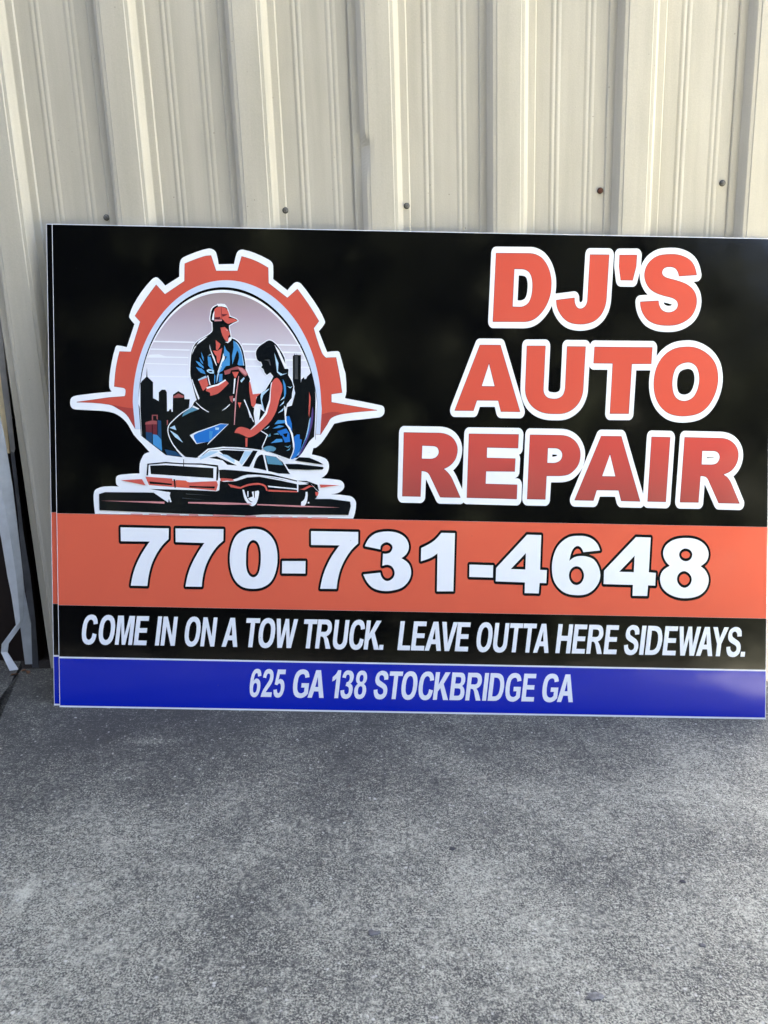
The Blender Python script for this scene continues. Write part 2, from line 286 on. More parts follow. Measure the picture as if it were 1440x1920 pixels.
["lettering2","maroon",[[10356,9089,10352,9084,9761,7490,9761,7478,9769,7473,10224,7475,10230,7484,10307,7729,10820,7730,10824,7729,10891,7468,10895,7461,11366,7461,11370,7469,11369,7478,10865,9085,10857,9092],[11507,9080,11503,9076,11501,9069,11478,8051,11480,7983,11490,7914,11506,7851,11529,7788,11562,7720,11601,7662,11649,7608,11705,7559,11773,7514,11840,7480,11911,7454,11986,7436,12065,7425,12151,7422,12312,7423,12386,7427,12461,7441,12535,7468,12597,7501,12659,7542,12713,7588,12763,7642,12806,7701,12843,7771,12871,7844,12894,7922,12904,7976,12909,8039,12948,9068,12947,9077,12939,9082,12493,9080,12487,9077,12484,9067,12456,8063,12450,8014,12438,7970,12421,7921,12398,7882,12367,7851,12329,7827,12289,7810,12242,7800,12195,7797,12144,7800,12097,7807,12054,7819,12018,7838,11986,7868,11962,7906,11946,7944,11937,7983,11934,8027,11935,8071,11966,9075,11965,9082,11957,9086],[13163,9077,13159,9073,13157,9066,13140,8681,13143,8672,13151,8669,13602,8670,13608,8667,13564,7457,13567,7447,13575,7444,14030,7448,14036,7457,14087,8663,14554,8671,14562,8674,14564,8684,14581,9076,14573,9082],[15336,9103,15227,9088,15137,9064,15075,9038,15015,9006,14963,8972,14912,8932,14863,8885,14821,8837,14783,8785,14748,8730,14710,8652,14678,8568,14654,8480,14638,8392,14627,8295,14624,8202,14628,8109,14638,8017,14658,7924,14678,7861,14704,7798,14736,7735,14772,7677,14814,7623,14856,7579,14904,7537,14956,7499,15008,7470,15059,7449,15118,7430,15178,7418,15264,7406,15351,7403,15441,7408,15535,7419,15629,7437,15718,7466,15777,7493,15834,7528,15881,7564,15927,7606,15974,7657,16021,7721,16057,7779,16089,7839,16129,7928,16158,8011,16183,8104,16199,8192,16207,8280,16207,8368,16198,8465,16182,8553,16153,8650,16122,8718,16080,8785,16032,8846,15976,8904,15914,8954,15848,8999,15776,9037,15705,9067,15630,9090,15559,9103,15485,9109,15414,9108],[15408,8714,15443,8719,15478,8719,15517,8713,15552,8701,15585,8685,15623,8658,15657,8624,15682,8586,15706,8528,15724,8460,15734,8396,15739,8333,15738,8265,15731,8201,15719,8138,15703,8074,15679,8010,15656,7960,15624,7907,15584,7863,15553,7839,15510,7815,15471,7798,15428,7787,15389,7783,15350,7785,15307,7793,15267,7807,15235,7823,15207,7843,15181,7867,15155,7901,15127,7959,15109,8018,15097,8081,15088,8154,15086,8218,15089,8286,15097,8364,15113,8442,15137,8516,15153,8550,15177,8589,15202,8620,15233,8646,15283,8675,15333,8696],[10585,8620,10586,8623,10730,8085,10423,8084,10421,8086]]],
["lettering2","lred",[[10360,9080,10857,9081,11362,7471,10899,7470,10830,7741,10299,7739,10221,7485,9769,7484],[10587,8656,10743,8073,10408,8073],[11510,9070,11958,9076,11927,8072,11926,8028,11928,7984,11937,7942,11955,7900,11980,7861,12013,7829,12053,7808,12098,7796,12144,7790,12193,7787,12243,7789,12291,7800,12333,7818,12372,7842,12404,7874,12429,7917,12446,7965,12459,8013,12464,8062,12465,8111,12493,9069,12940,9072,12903,8100,12901,8040,12896,7980,12885,7921,12863,7848,12835,7776,12799,7708,12758,7651,12709,7598,12655,7552,12595,7511,12529,7477,12461,7452,12386,7438,12309,7434,12232,7433,12150,7432,12068,7435,11987,7446,11913,7465,11841,7491,11773,7525,11712,7566,11656,7614,11607,7669,11568,7727,11538,7790,11514,7855,11498,7919,11488,7984,11486,8050],[13165,9066,14573,9071,14556,8681,14079,8675,14027,7458,13573,7454,13617,8681,13148,8680],[15417,9098,15488,9099,15559,9093,15630,9079,15704,9057,15776,9027,15844,8990,15910,8945,15971,8894,16027,8838,16074,8778,16115,8713,16146,8644,16173,8555,16190,8462,16198,8369,16198,8281,16190,8194,16175,8108,16152,8019,16121,7931,16083,7847,16050,7785,16013,7725,15971,7669,15925,7617,15878,7574,15827,7536,15773,7503,15715,7476,15626,7447,15533,7429,15438,7418,15351,7414,15263,7417,15176,7428,15120,7441,15065,7458,15012,7479,14962,7507,14910,7544,14862,7587,14817,7634,14778,7684,14742,7741,14712,7801,14687,7863,14667,7927,14647,8018,14636,8110,14633,8203,14636,8296,14646,8388,14663,8480,14686,8564,14717,8646,14756,8724,14789,8778,14827,8830,14869,8878,14915,8921,14966,8962,15021,8998,15080,9029,15140,9054,15230,9078,15323,9091],[15441,8730,15480,8730,15518,8723,15555,8711,15589,8694,15629,8666,15663,8631,15690,8590,15715,8528,15732,8462,15743,8396,15748,8331,15746,8265,15740,8200,15728,8134,15710,8068,15687,8005,15662,7951,15631,7901,15592,7857,15556,7829,15517,7806,15474,7788,15430,7777,15389,7773,15347,7775,15306,7783,15266,7796,15232,7813,15201,7835,15173,7862,15150,7892,15121,7951,15102,8014,15088,8079,15080,8149,15077,8219,15080,8290,15089,8367,15104,8444,15128,8518,15146,8558,15169,8596,15198,8629,15231,8657,15279,8685,15331,8706,15386,8721]]],
["lettering3","white",[[8494,7079,8461,7058,8446,7041,8434,7023,8416,6978,8409,6925,8391,5369,8396,5324,8412,5280,8432,5248,8458,5224,8485,5211,8511,5206,8950,5203,8983,5209,9015,5228,9037,5252,9053,5278,9063,5305,9070,5341,9082,5769,9087,5783,9343,5257,9356,5237,9376,5217,9396,5204,9416,5196,9435,5193,9934,5187,9953,5190,9973,5198,9992,5211,10012,5231,10051,5201,10071,5193,10091,5190,11318,5171,11344,5175,11370,5188,11389,5204,11407,5227,11427,5271,11436,5316,11442,5673,11436,5726,11423,5762,11407,5788,11385,5812,11366,5826,11333,5837,11241,5840,11274,5843,11319,5869,11335,5885,11348,5903,11368,5948,11376,5992,11387,6322,11379,6375,11359,6419,11362,6423,11395,6445,11419,6473,11436,6509,11447,6554,11459,6900,11458,6927,11452,6962,11438,7000,11417,7030,11391,7054,11364,7067,11338,7072,10122,7073,10102,7070,10083,7062,10066,7052,10050,7037,10034,7016,10021,6989,10012,6962,10007,6927,9978,5575,9974,5562,9831,5876,9787,5955,9751,6008,9751,6017,9796,6062,9841,6116,9877,6170,9908,6233,9942,6340,9957,6420,9963,6509,9959,6589,9955,6615,9939,6686,9913,6757,9870,6837,9825,6898,9783,6942,9764,6959,9711,6997,9645,7031,9586,7054,9520,7070,9448,7080,9376,7083,8533,7086,8513,7085],[11593,7062,11574,7054,11560,7043,11542,7025,11529,7008,11511,6963,11503,6910,11457,5334,11463,5290,11480,5245,11504,5210,11534,5187,11554,5178,11580,5174,12019,5170,12046,5173,12072,5185,12097,5208,12117,5235,12128,5262,12137,5298,12154,5744,12160,5750,12343,5752,12429,5756,12520,5769,12611,5797,12683,5835,12741,5881,12791,5930,12839,5984,12877,6037,12920,6113,12921,6109,12642,5402,12634,5375,12630,5348,12629,5313,12634,5277,12642,5250,12655,5223,12673,5197,12695,5178,12715,5167,12735,5161,12754,5159,13207,5156,13240,5163,13259,5173,13277,5187,13292,5204,13304,5225,13318,5259,13360,5406,13366,5415,13734,5415,13740,5408,13778,5264,13797,5220,13816,5193,13837,5175,13857,5164,13883,5157,14363,5149,14389,5156,14408,5167,14428,5185,14447,5211,14467,5187,14487,5169,14507,5158,14533,5151,14993,5145,15019,5151,15045,5166,15064,5185,15083,5214,15098,5253,15104,5298,15178,6875,15173,6928,15158,6972,15135,7007,15122,7020,15102,7035,15082,7043,15056,7047,14598,7052,14570,7045,14541,7027,14520,7003,14503,6973,14492,6937,14488,6902,14428,5494,14421,5505,13969,6958,13957,6985,13941,7010,13924,7029,13904,7044,13884,7053,13858,7057,13367,7056,13334,7050,13315,7040,13300,7029,13277,7002,13263,6976,12939,6155,12938,6163,12943,6172,12943,6181,12953,6207,12971,6297,12980,6395,12980,6475,12971,6554,12948,6643,12912,6731,12861,6818,12801,6890,12761,6927,12708,6967,12655,6998,12595,7025,12523,7048,12444,7061,12372,7065,11626,7067],[15390,7048,15358,7030,15331,7001,15320,6982,15309,6956,15300,6912,15219,5317,15221,5281,15228,5246,15239,5219,15255,5192,15275,5169,15295,5154,15315,5145,15341,5141,15794,5140,15827,5147,15853,5163,15872,5183,15889,5209,15900,5236,15908,5272,15932,5727,15933,5736,15938,5742,16190,5204,16214,5169,16241,5146,16261,5137,16287,5132,16800,5125,16832,5130,16858,5145,16874,5159,16890,5179,16903,5204,16912,5230,16919,5284,16917,5320,16911,5346,16705,5817,16672,5888,16636,5949,16699,6011,16742,6067,16780,6129,16809,6192,16835,6264,16856,6362,16863,6433,16863,6504,16849,6605,16829,6673,16818,6699,16786,6765,16741,6832,16684,6893,16631,6938,16577,6972,16498,7008,16419,7029,16353,7038,16281,7042,15416,7052],[9112,6445,9156,6448,9196,6446],[12176,6429,12180,6433,12272,6428,12292,6422,12298,6413,12273,6397,12247,6387,12208,6381,12181,6380,12174,6385],[15966,6404,15968,6409,15975,6411,16119,6410,16154,6407,16133,6395,16100,6389,16061,6388,15975,6388,15969,6390],[10915,5844,10969,5845]]],
["lettering3","maroon",[[8528,6933,8524,6931,8521,6922,8503,5373,8506,5363,8512,5360,8949,5357,8957,5360,8959,5368,8975,5982,8976,5985,8980,5986,9031,5980,9070,5971,9110,5954,9137,5930,9158,5905,9178,5871,9433,5348,9440,5346,9932,5341,9937,5351,9936,5358,9739,5790,9704,5854,9660,5917,9620,5964,9577,6006,9523,6048,9556,6060,9611,6088,9650,6114,9685,6142,9722,6178,9758,6221,9789,6265,9814,6316,9832,6375,9847,6449,9852,6512,9847,6576,9835,6630,9815,6683,9789,6732,9754,6781,9710,6826,9666,6858,9615,6885,9560,6905,9505,6919,9442,6928,9379,6931],[10121,6917,10118,6907,10087,5348,10097,5343,11313,5325,11321,5327,11324,5338,11330,5672,11328,5682,11323,5685,10556,5697,10553,5697,10552,5702,10559,5998,11260,6000,11264,6010,11275,6314,11273,6324,11265,6327,10573,6335,10571,6340,10574,6580,11331,6572,11336,6584,11347,6908,11345,6914,11337,6919,10129,6920],[11620,6914,11616,6910,11615,6901,11570,5336,11573,5330,11581,5328,12021,5324,12025,5327,12028,5337,12047,5899,12050,5902,12341,5905,12420,5909,12498,5920,12573,5941,12631,5973,12678,6009,12720,6050,12762,6097,12797,6146,12827,6204,12849,6270,12862,6338,12868,6402,12868,6466,12860,6529,12845,6588,12817,6651,12783,6710,12740,6763,12702,6798,12662,6828,12619,6855,12571,6877,12508,6897,12441,6908,12370,6912],[13364,6902,13359,6893,12742,5330,12741,5321,12743,5316,12750,5313,13206,5310,13213,5316,13284,5565,13288,5568,13811,5568,13815,5568,13818,5565,13882,5320,13887,5311,14352,5303,14359,5311,14357,5320,13866,6899,13859,6904],[14606,6899,14602,6896,14599,6889,14533,5313,14534,5308,14541,5304,14986,5299,14992,5308,15066,6885,15065,6890,15058,6895],[15419,6899,15415,6897,15411,6889,15332,5308,15334,5298,15341,5294,15786,5294,15794,5296,15797,5303,15830,5942,15854,5945,15885,5944,15921,5938,15953,5926,15980,5905,16001,5881,16017,5854,16283,5288,16291,5285,16803,5280,16807,5286,16805,5296,16611,5736,16579,5804,16544,5863,16506,5912,16465,5950,16420,5978,16397,5989,16505,6036,16548,6062,16586,6090,16621,6124,16656,6169,16687,6218,16714,6277,16731,6327,16745,6386,16751,6445,16750,6503,16742,6562,16726,6616,16700,6669,16664,6723,16625,6766,16581,6802,16529,6835,16470,6861,16410,6877,16347,6886,16280,6889],[8983,6605,8987,6607,9262,6600,9305,6590,9337,6574,9357,6554,9370,6531,9380,6502,9385,6477,9385,6443,9377,6413,9363,6384,9344,6358,9317,6332,9285,6313,9246,6300,9203,6293,9160,6292,8976,6295],[12067,6583,12070,6588,12074,6588,12243,6584,12286,6580,12325,6568,12361,6543,12385,6517,12405,6485,12416,6451,12418,6421,12415,6387,12406,6352,12389,6318,12370,6292,12339,6267,12304,6249,12269,6236,12214,6227,12060,6229,12058,6235],[15858,6561,15863,6564,16123,6563,16162,6560,16198,6550,16232,6531,16259,6502,16274,6473,16284,6439,16285,6405,16280,6375,16267,6341,16250,6311,16228,6282,16201,6262,16158,6245,16115,6237,16067,6235,15851,6236],[13588,6440,13589,6443,13593,6441,13731,5917,13414,5918,13413,5923]]],
["lettering3","lred2",[[8529,6923,9379,6920,9440,6918,9501,6909,9560,6895,9612,6875,9663,6848,9708,6815,9748,6774,9781,6728,9808,6677,9827,6625,9839,6570,9843,6515,9838,6448,9825,6382,9805,6318,9782,6271,9751,6227,9717,6186,9682,6153,9644,6122,9604,6095,9552,6070,9498,6050,9536,6025,9572,5997,9616,5954,9656,5908,9697,5849,9731,5786,9929,5351,9437,5357,9184,5878,9166,5910,9142,5939,9115,5963,9075,5981,9032,5990,9000,5995,8967,5998,8951,5367,8512,5370],[8975,6618,9220,6613,9263,6611,9306,6602,9343,6582,9363,6561,9378,6535,9388,6506,9394,6477,9394,6443,9385,6409,9371,6378,9349,6348,9321,6323,9290,6304,9248,6290,9204,6283,9159,6281,8966,6284],[10127,6910,11339,6908,11328,6582,10565,6592,10563,6324,11267,6316,11255,6009,10550,6009,10543,5686,11322,5674,11316,5335,10094,5353],[11623,6904,12373,6901,12440,6898,12506,6887,12570,6866,12615,6845,12659,6819,12699,6789,12735,6754,12777,6702,12811,6645,12837,6584,12852,6525,12860,6465,12860,6405,12854,6338,12841,6271,12819,6208,12791,6154,12756,6105,12716,6059,12672,6017,12624,5979,12570,5951,12496,5930,12419,5919,12341,5916,12038,5912,12019,5334,11578,5339],[12059,6599,12198,6596,12243,6595,12288,6591,12329,6578,12363,6555,12392,6524,12413,6489,12424,6455,12427,6419,12423,6383,12414,6347,12398,6313,12376,6284,12345,6259,12309,6240,12270,6226,12214,6216,12156,6216,12049,6218],[13368,6892,13859,6894,14350,5313,13891,5321,13823,5579,13279,5579,13205,5320,12749,5323],[13592,6479,13743,5905,13399,5907],[14608,6889,15058,6884,14984,5309,14541,5314],[15420,6889,16282,6878,16346,6875,16410,6866,16471,6849,16525,6826,16575,6795,16620,6757,16659,6714,16692,6665,16718,6612,16734,6558,16742,6502,16743,6446,16737,6388,16724,6332,16705,6278,16680,6226,16650,6176,16614,6130,16580,6098,16542,6070,16501,6045,16435,6015,16366,5992,16416,5969,16462,5940,16503,5902,16537,5858,16573,5797,16603,5733,16798,5289,16288,5296,16023,5862,16007,5890,15985,5914,15959,5934,15923,5948,15885,5954,15854,5956,15822,5954,15789,5304,15340,5305],[15850,6575,16122,6574,16163,6570,16203,6559,16238,6540,16264,6512,16282,6477,16293,6440,16294,6404,16287,6369,16274,6335,16256,6303,16232,6273,16203,6251,16160,6234,16114,6226,16067,6224,15841,6226]]],
["phone","ink",[[1575,4578,1561,4566,1550,4550,1544,4533,1543,4517,1550,4173,1553,4156,1559,4140,1576,4119,1590,4112,1603,4110,2192,4110,2196,4106,2077,3916,2027,3825,1979,3726,1939,3635,1907,3553,1875,3454,1850,3363,1822,3231,1801,3091,1802,3066,1808,3050,1822,3030,1836,3021,1849,3017,2256,3013,2275,3016,2295,3031,2309,3056,2324,3196,2341,3311,2366,3435,2400,3558,2427,3633,2462,3715,2502,3795,2545,3872,2598,3955,2645,4021,2694,4080,2812,4196,2826,4221,2830,4245,2835,4500,2833,4524,2827,4541,2819,4552,2806,4564,2793,4570,2780,4571,1601,4583,1588,4582],[2924,4568,2911,4557,2900,4541,2894,4525,2892,4509,2898,4164,2906,4134,2922,4115,2935,4107,2952,4104,3536,4093,3541,4090,3443,3932,3366,3792,3296,3645,3258,3552,3223,3453,3194,3354,3166,3222,3146,3090,3146,3065,3151,3049,3159,3033,3168,3023,3181,3015,3194,3011,3594,3011,3614,3014,3635,3030,3648,3055,3651,3071,3658,3178,3670,3277,3687,3368,3707,3451,3731,3533,3761,3618,3795,3698,3836,3781,3880,3855,3937,3940,3989,4008,4034,4059,4093,4115,4151,4166,4162,4179,4170,4196,4173,4220,4178,4499,4173,4532,4162,4550,4149,4562,4136,4568,4123,4570,2950,4573,2937,4572],[4791,4581,4738,4575,4673,4560,4608,4539,4549,4511,4503,4485,4451,4445,4403,4395,4360,4332,4325,4263,4295,4189,4272,4115,4249,4016,4233,3901,4228,3802,4231,3687,4243,3572,4265,3465,4289,3383,4314,3318,4348,3248,4388,3186,4434,3131,4480,3088,4540,3045,4599,3015,4665,2994,4737,2981,4809,2976,4941,2978,5000,2985,5065,3000,5124,3021,5190,3054,5242,3087,5296,3132,5341,3182,5385,3249,5422,3323,5450,3397,5472,3471,5494,3579,5507,3694,5510,3801,5507,3883,5500,3965,5486,4055,5468,4129,5442,4203,5411,4268,5376,4326,5330,4388,5283,4435,5231,4479,5171,4517,5112,4546,5053,4566,4987,4578,4928,4584,4863,4585],[6259,4544,6246,4536,6233,4520,6225,4499,6223,4483,6226,4138,6228,4122,6234,4105,6250,4084,6264,4077,6277,4074,6841,4071,6847,4071,6852,4063,6753,3914,6699,3818,6652,3724,6611,3633,6572,3534,6539,3435,6511,3336,6482,3204,6462,3072,6463,3047,6468,3030,6477,3015,6486,3006,6497,2999,6510,2995,6911,2995,6931,2998,6950,3013,6964,3036,6980,3168,6996,3275,7023,3399,7058,3523,7086,3598,7121,3676,7159,3752,7204,3829,7252,3904,7301,3970,7353,4030,7470,4142,7482,4161,7486,4178,7487,4194,7489,4473,7487,4490,7481,4506,7472,4520,7459,4532,7446,4538,7433,4539,6279,4547],[8062,4555,7997,4547,7925,4532,7859,4510,7801,4481,7747,4444,7703,4405,7664,4363,7617,4294,7581,4220,7554,4154,7550,4137,7550,4113,7554,4096,7563,4079,7576,4066,7589,4059,7977,3985,7990,3985,8003,3990,8009,3987,8003,3970,7999,3946,7986,3649,7987,3633,7991,3616,8008,3592,8021,3583,8034,3580,8054,3582,8093,3596,8126,3605,8159,3607,8185,3602,8212,3593,8237,3578,8251,3566,8266,3546,8278,3521,8286,3497,8289,3455,8284,3431,8278,3414,8261,3389,8244,3373,8221,3356,8195,3344,8169,3339,8149,3341,8123,3350,8103,3363,8089,3375,8069,3405,8054,3444,8039,3502,8029,3522,8009,3540,7989,3545,7563,3492,7543,3482,7530,3466,7522,3446,7520,3422,7525,3397,7552,3331,7579,3274,7614,3217,7662,3152,7712,3097,7776,3046,7838,3014,7890,2994,7956,2976,8016,2964,8095,2957,8187,2958,8265,2967,8337,2980,8410,2997,8475,3019,8549,3055,8606,3094,8651,3136,8704,3197,8741,3255,8769,3313,8789,3379,8799,3437,8802,3519,8795,3577,8780,3634,8754,3700,8718,3757,8682,3796,8618,3846,8623,3854,8642,3872,8685,3929,8711,3979,8730,4036,8740,4094,8738,4160,8724,4225,8702,4285,8668,4346,8628,4397,8575,4444,8522,4478,8469,4505,8410,4527,8344,4544,8272,4555,8200,4559,8134,4559],[9466,4540,9447,4528,9376,4438,9307,4364,9259,4322,9214,4290,9162,4257,9070,4207,8966,4158,8947,4140,8938,4121,8934,4096,8932,3776,8935,3751,8945,3727,8959,3714,8979,3705,8998,3706,9083,3732,9168,3762,9247,3796,9305,3829,9331,3847,9338,3847,9336,3031,9338,3015,9344,2998,9354,2982,9363,2974,9376,2967,9390,2965,9804,2970,9823,2979,9836,2993,9846,3012,9849,3037,9867,4485,9862,4502,9853,4518,9840,4531,9820,4539,9479,4542],[11586,4523,11567,4517,11554,4505,10825,3696,10822,3699,10813,3724,10802,3740,10791,3750,10771,3757,10186,3768,10167,3765,10154,3756,10137,3732,10132,3716,10130,3699,10131,3395,10135,3370,10147,3350,10167,3334,10186,3330,10765,3322,10778,3323,10782,3320,10785,3279,10795,3254,10812,3236,10832,3228,11497,3211,11502,3205,11502,2999,11507,2983,11514,2969,11534,2951,11554,2946,11903,2944,11916,2946,11929,2953,11944,2971,11953,2996,11967,3194,11971,3200,12096,3201,12109,3207,12123,3221,12132,3237,12136,3262,12146,3583,12145,3600,12140,3616,12122,3641,12101,3651,11982,3659,11978,3664,11991,4445,11988,4470,11982,4486,11969,4502,11954,4513,11941,4516],[12749,4503,12710,4499,12631,4480,12566,4452,12507,4418,12456,4379,12404,4334,12358,4285,12320,4235,12283,4177,12250,4111,12213,4012,12190,3921,12172,3822,12164,3740,12162,3666,12166,3567,12175,3485,12191,3395,12220,3304,12248,3247,12283,3190,12327,3132,12367,3088,12414,3045,12461,3010,12514,2978,12567,2954,12653,2929,12732,2917,12818,2911,12884,2910,12950,2913,13015,2921,13081,2939,13133,2960,13192,2993,13244,3030,13295,3076,13334,3120,13375,3178,13404,3229,13439,3302,13442,3319,13444,3253,13447,3236,13455,3220,13464,3208,13477,3199,13491,3194,14162,3181,14165,3179,14166,3171,14162,2981,14164,2964,14169,2948,14181,2929,14194,2918,14214,2912,14583,2909,14596,2913,14608,2920,14622,2937,14631,2962,14645,3168,14650,3172,14775,3169,14794,3176,14807,3187,14817,3203,14824,3228,14829,3384,14836,3363,14844,3310,14861,3245,14888,3179,14929,3114,14988,3050,15048,3002,15108,2964,15175,2932,15255,2902,15328,2883,15407,2870,15493,2865,15578,2868,15670,2878,15762,2898,15847,2927,15899,2954,15944,2984,15994,3027,16032,3069,16062,3110,16101,3185,16124,3251,16138,3326,16142,3400,16133,3474,16112,3540,16086,3597,16052,3654,15989,3728,16034,3769,16070,3818,16101,3886,16117,3943,16124,4009,16121,4067,16108,4132,16083,4198,16055,4247,16006,4312,15963,4353,15905,4395,15852,4424,15792,4449,15713,4471,15647,4482,15574,4488,15502,4489,15430,4486,15351,4478,15279,4464,15214,4445,15155,4421,15097,4389,15052,4357,14998,4308,14955,4250,14929,4201,14911,4151,14896,4077,14896,4019,14909,3945,14929,3888,14956,3831,14992,3775,15016,3749,15015,3741,14990,3724,14941,3683,14896,3629,14863,3566,14844,3508,14837,3475,14835,3449,14832,3467,14835,3558,14828,3582,14818,3599,14805,3611,14791,3617,14666,3627,14663,3630,14689,4420,14685,4444,14678,4461,14668,4473,14654,4483,14635,4488,14273,4496,14260,4494,14247,4488,13469,3645,13456,3627,13450,3609,13438,3648,13413,3714,13381,3779,13334,3853,13286,3906,13233,3945,13173,3972,13125,3990,13402,4023,13422,4032,13433,4043,13442,4060,13446,4076,13445,4109,13422,4174,13399,4232,13360,4297,13320,4346,13277,4387,13230,4423,13177,4453,13124,4475,13064,4492,13005,4504,12946,4509,12801,4508],[4835,4171,4846,4175,4859,4176,4879,4171,4895,4163,4912,4151,4925,4137,4949,4098,4966,4049,4978,4000,4988,3934,4992,3869,4991,3721,4985,3647,4964,3515,4952,3474,4930,3432,4918,3418,4898,3403,4885,3397,4865,3392,4846,3395,4826,3405,4813,3416,4793,3438,4773,3471,4756,3521,4746,3562,4737,3644,4736,3874,4739,3948,4749,4022,4759,4063,4776,4104,4803,4146,4814,4157],[8100,4152,8113,4157,8132,4160,8159,4158,8185,4147,8205,4134,8225,4114,8228,4104,8227,4088,8219,4064,8200,4037,8174,4022,8121,4011,8095,4010,8049,4014,8036,4011,8023,4003,8034,4036,8039,4086,8046,4110,8067,4134],[12819,4118,12841,4124,12861,4120,12881,4108,12895,4095,12908,4076,12919,4053,12931,4021,12929,4015,12857,4008,12804,3997,12733,3969,12729,3977,12733,3994,12745,4027,12760,4060,12785,4093,12802,4108],[15481,4092,15511,4095,15531,4092,15551,4085,15577,4071,15605,4044,15615,4020,15612,3987,15600,3958,15589,3945,15574,3934,15554,3925,15528,3918,15502,3917,15482,3920,15462,3927,15442,3937,15425,3952,15413,3968,15402,3992,15400,4009,15402,4025,15408,4042,15420,4058,15439,4074,15459,4085],[5551,3795,5537,3785,5526,3768,5521,3752,5519,3735,5515,3423,5522,3398,5532,3382,5541,3373,5555,3366,5568,3363,6146,3366,6165,3371,6185,3389,6193,3406,6198,3431,6201,3743,6199,3760,6193,3776,6174,3799,6161,3806,6148,3808,5571,3801],[11509,3847,11512,3850,11513,3847,11509,3666,11351,3668,11347,3673],[14186,3813,14189,3817,14191,3813,14191,3805,14183,3632,14028,3634,14023,3639],[12824,3624,12844,3623,12871,3614,12891,3602,12909,3584,12927,3560,12943,3527,12952,3502,12956,3469,12955,3436,12947,3403,12934,3371,12919,3345,12902,3327,12876,3309,12850,3298,12831,3295,12804,3298,12778,3308,12751,3326,12734,3343,12717,3368,12703,3401,12695,3433,12693,3458,12694,3491,12702,3524,12712,3549,12727,3574,12746,3594,12772,3611,12798,3620],[15454,3532,15478,3535,15504,3531,15531,3520,15557,3502,15577,3483,15600,3451,15611,3427,15616,3402,15615,3377,15608,3352,15601,3334,15585,3311,15569,3294,15543,3275,15517,3263,15490,3258,15464,3263,15444,3272,15417,3293,15397,3313,15382,3333,15369,3358,15361,3383,15359,3407,15360,3424,15366,3449,15377,3473,15393,3496,15412,3513,15432,3524]]],
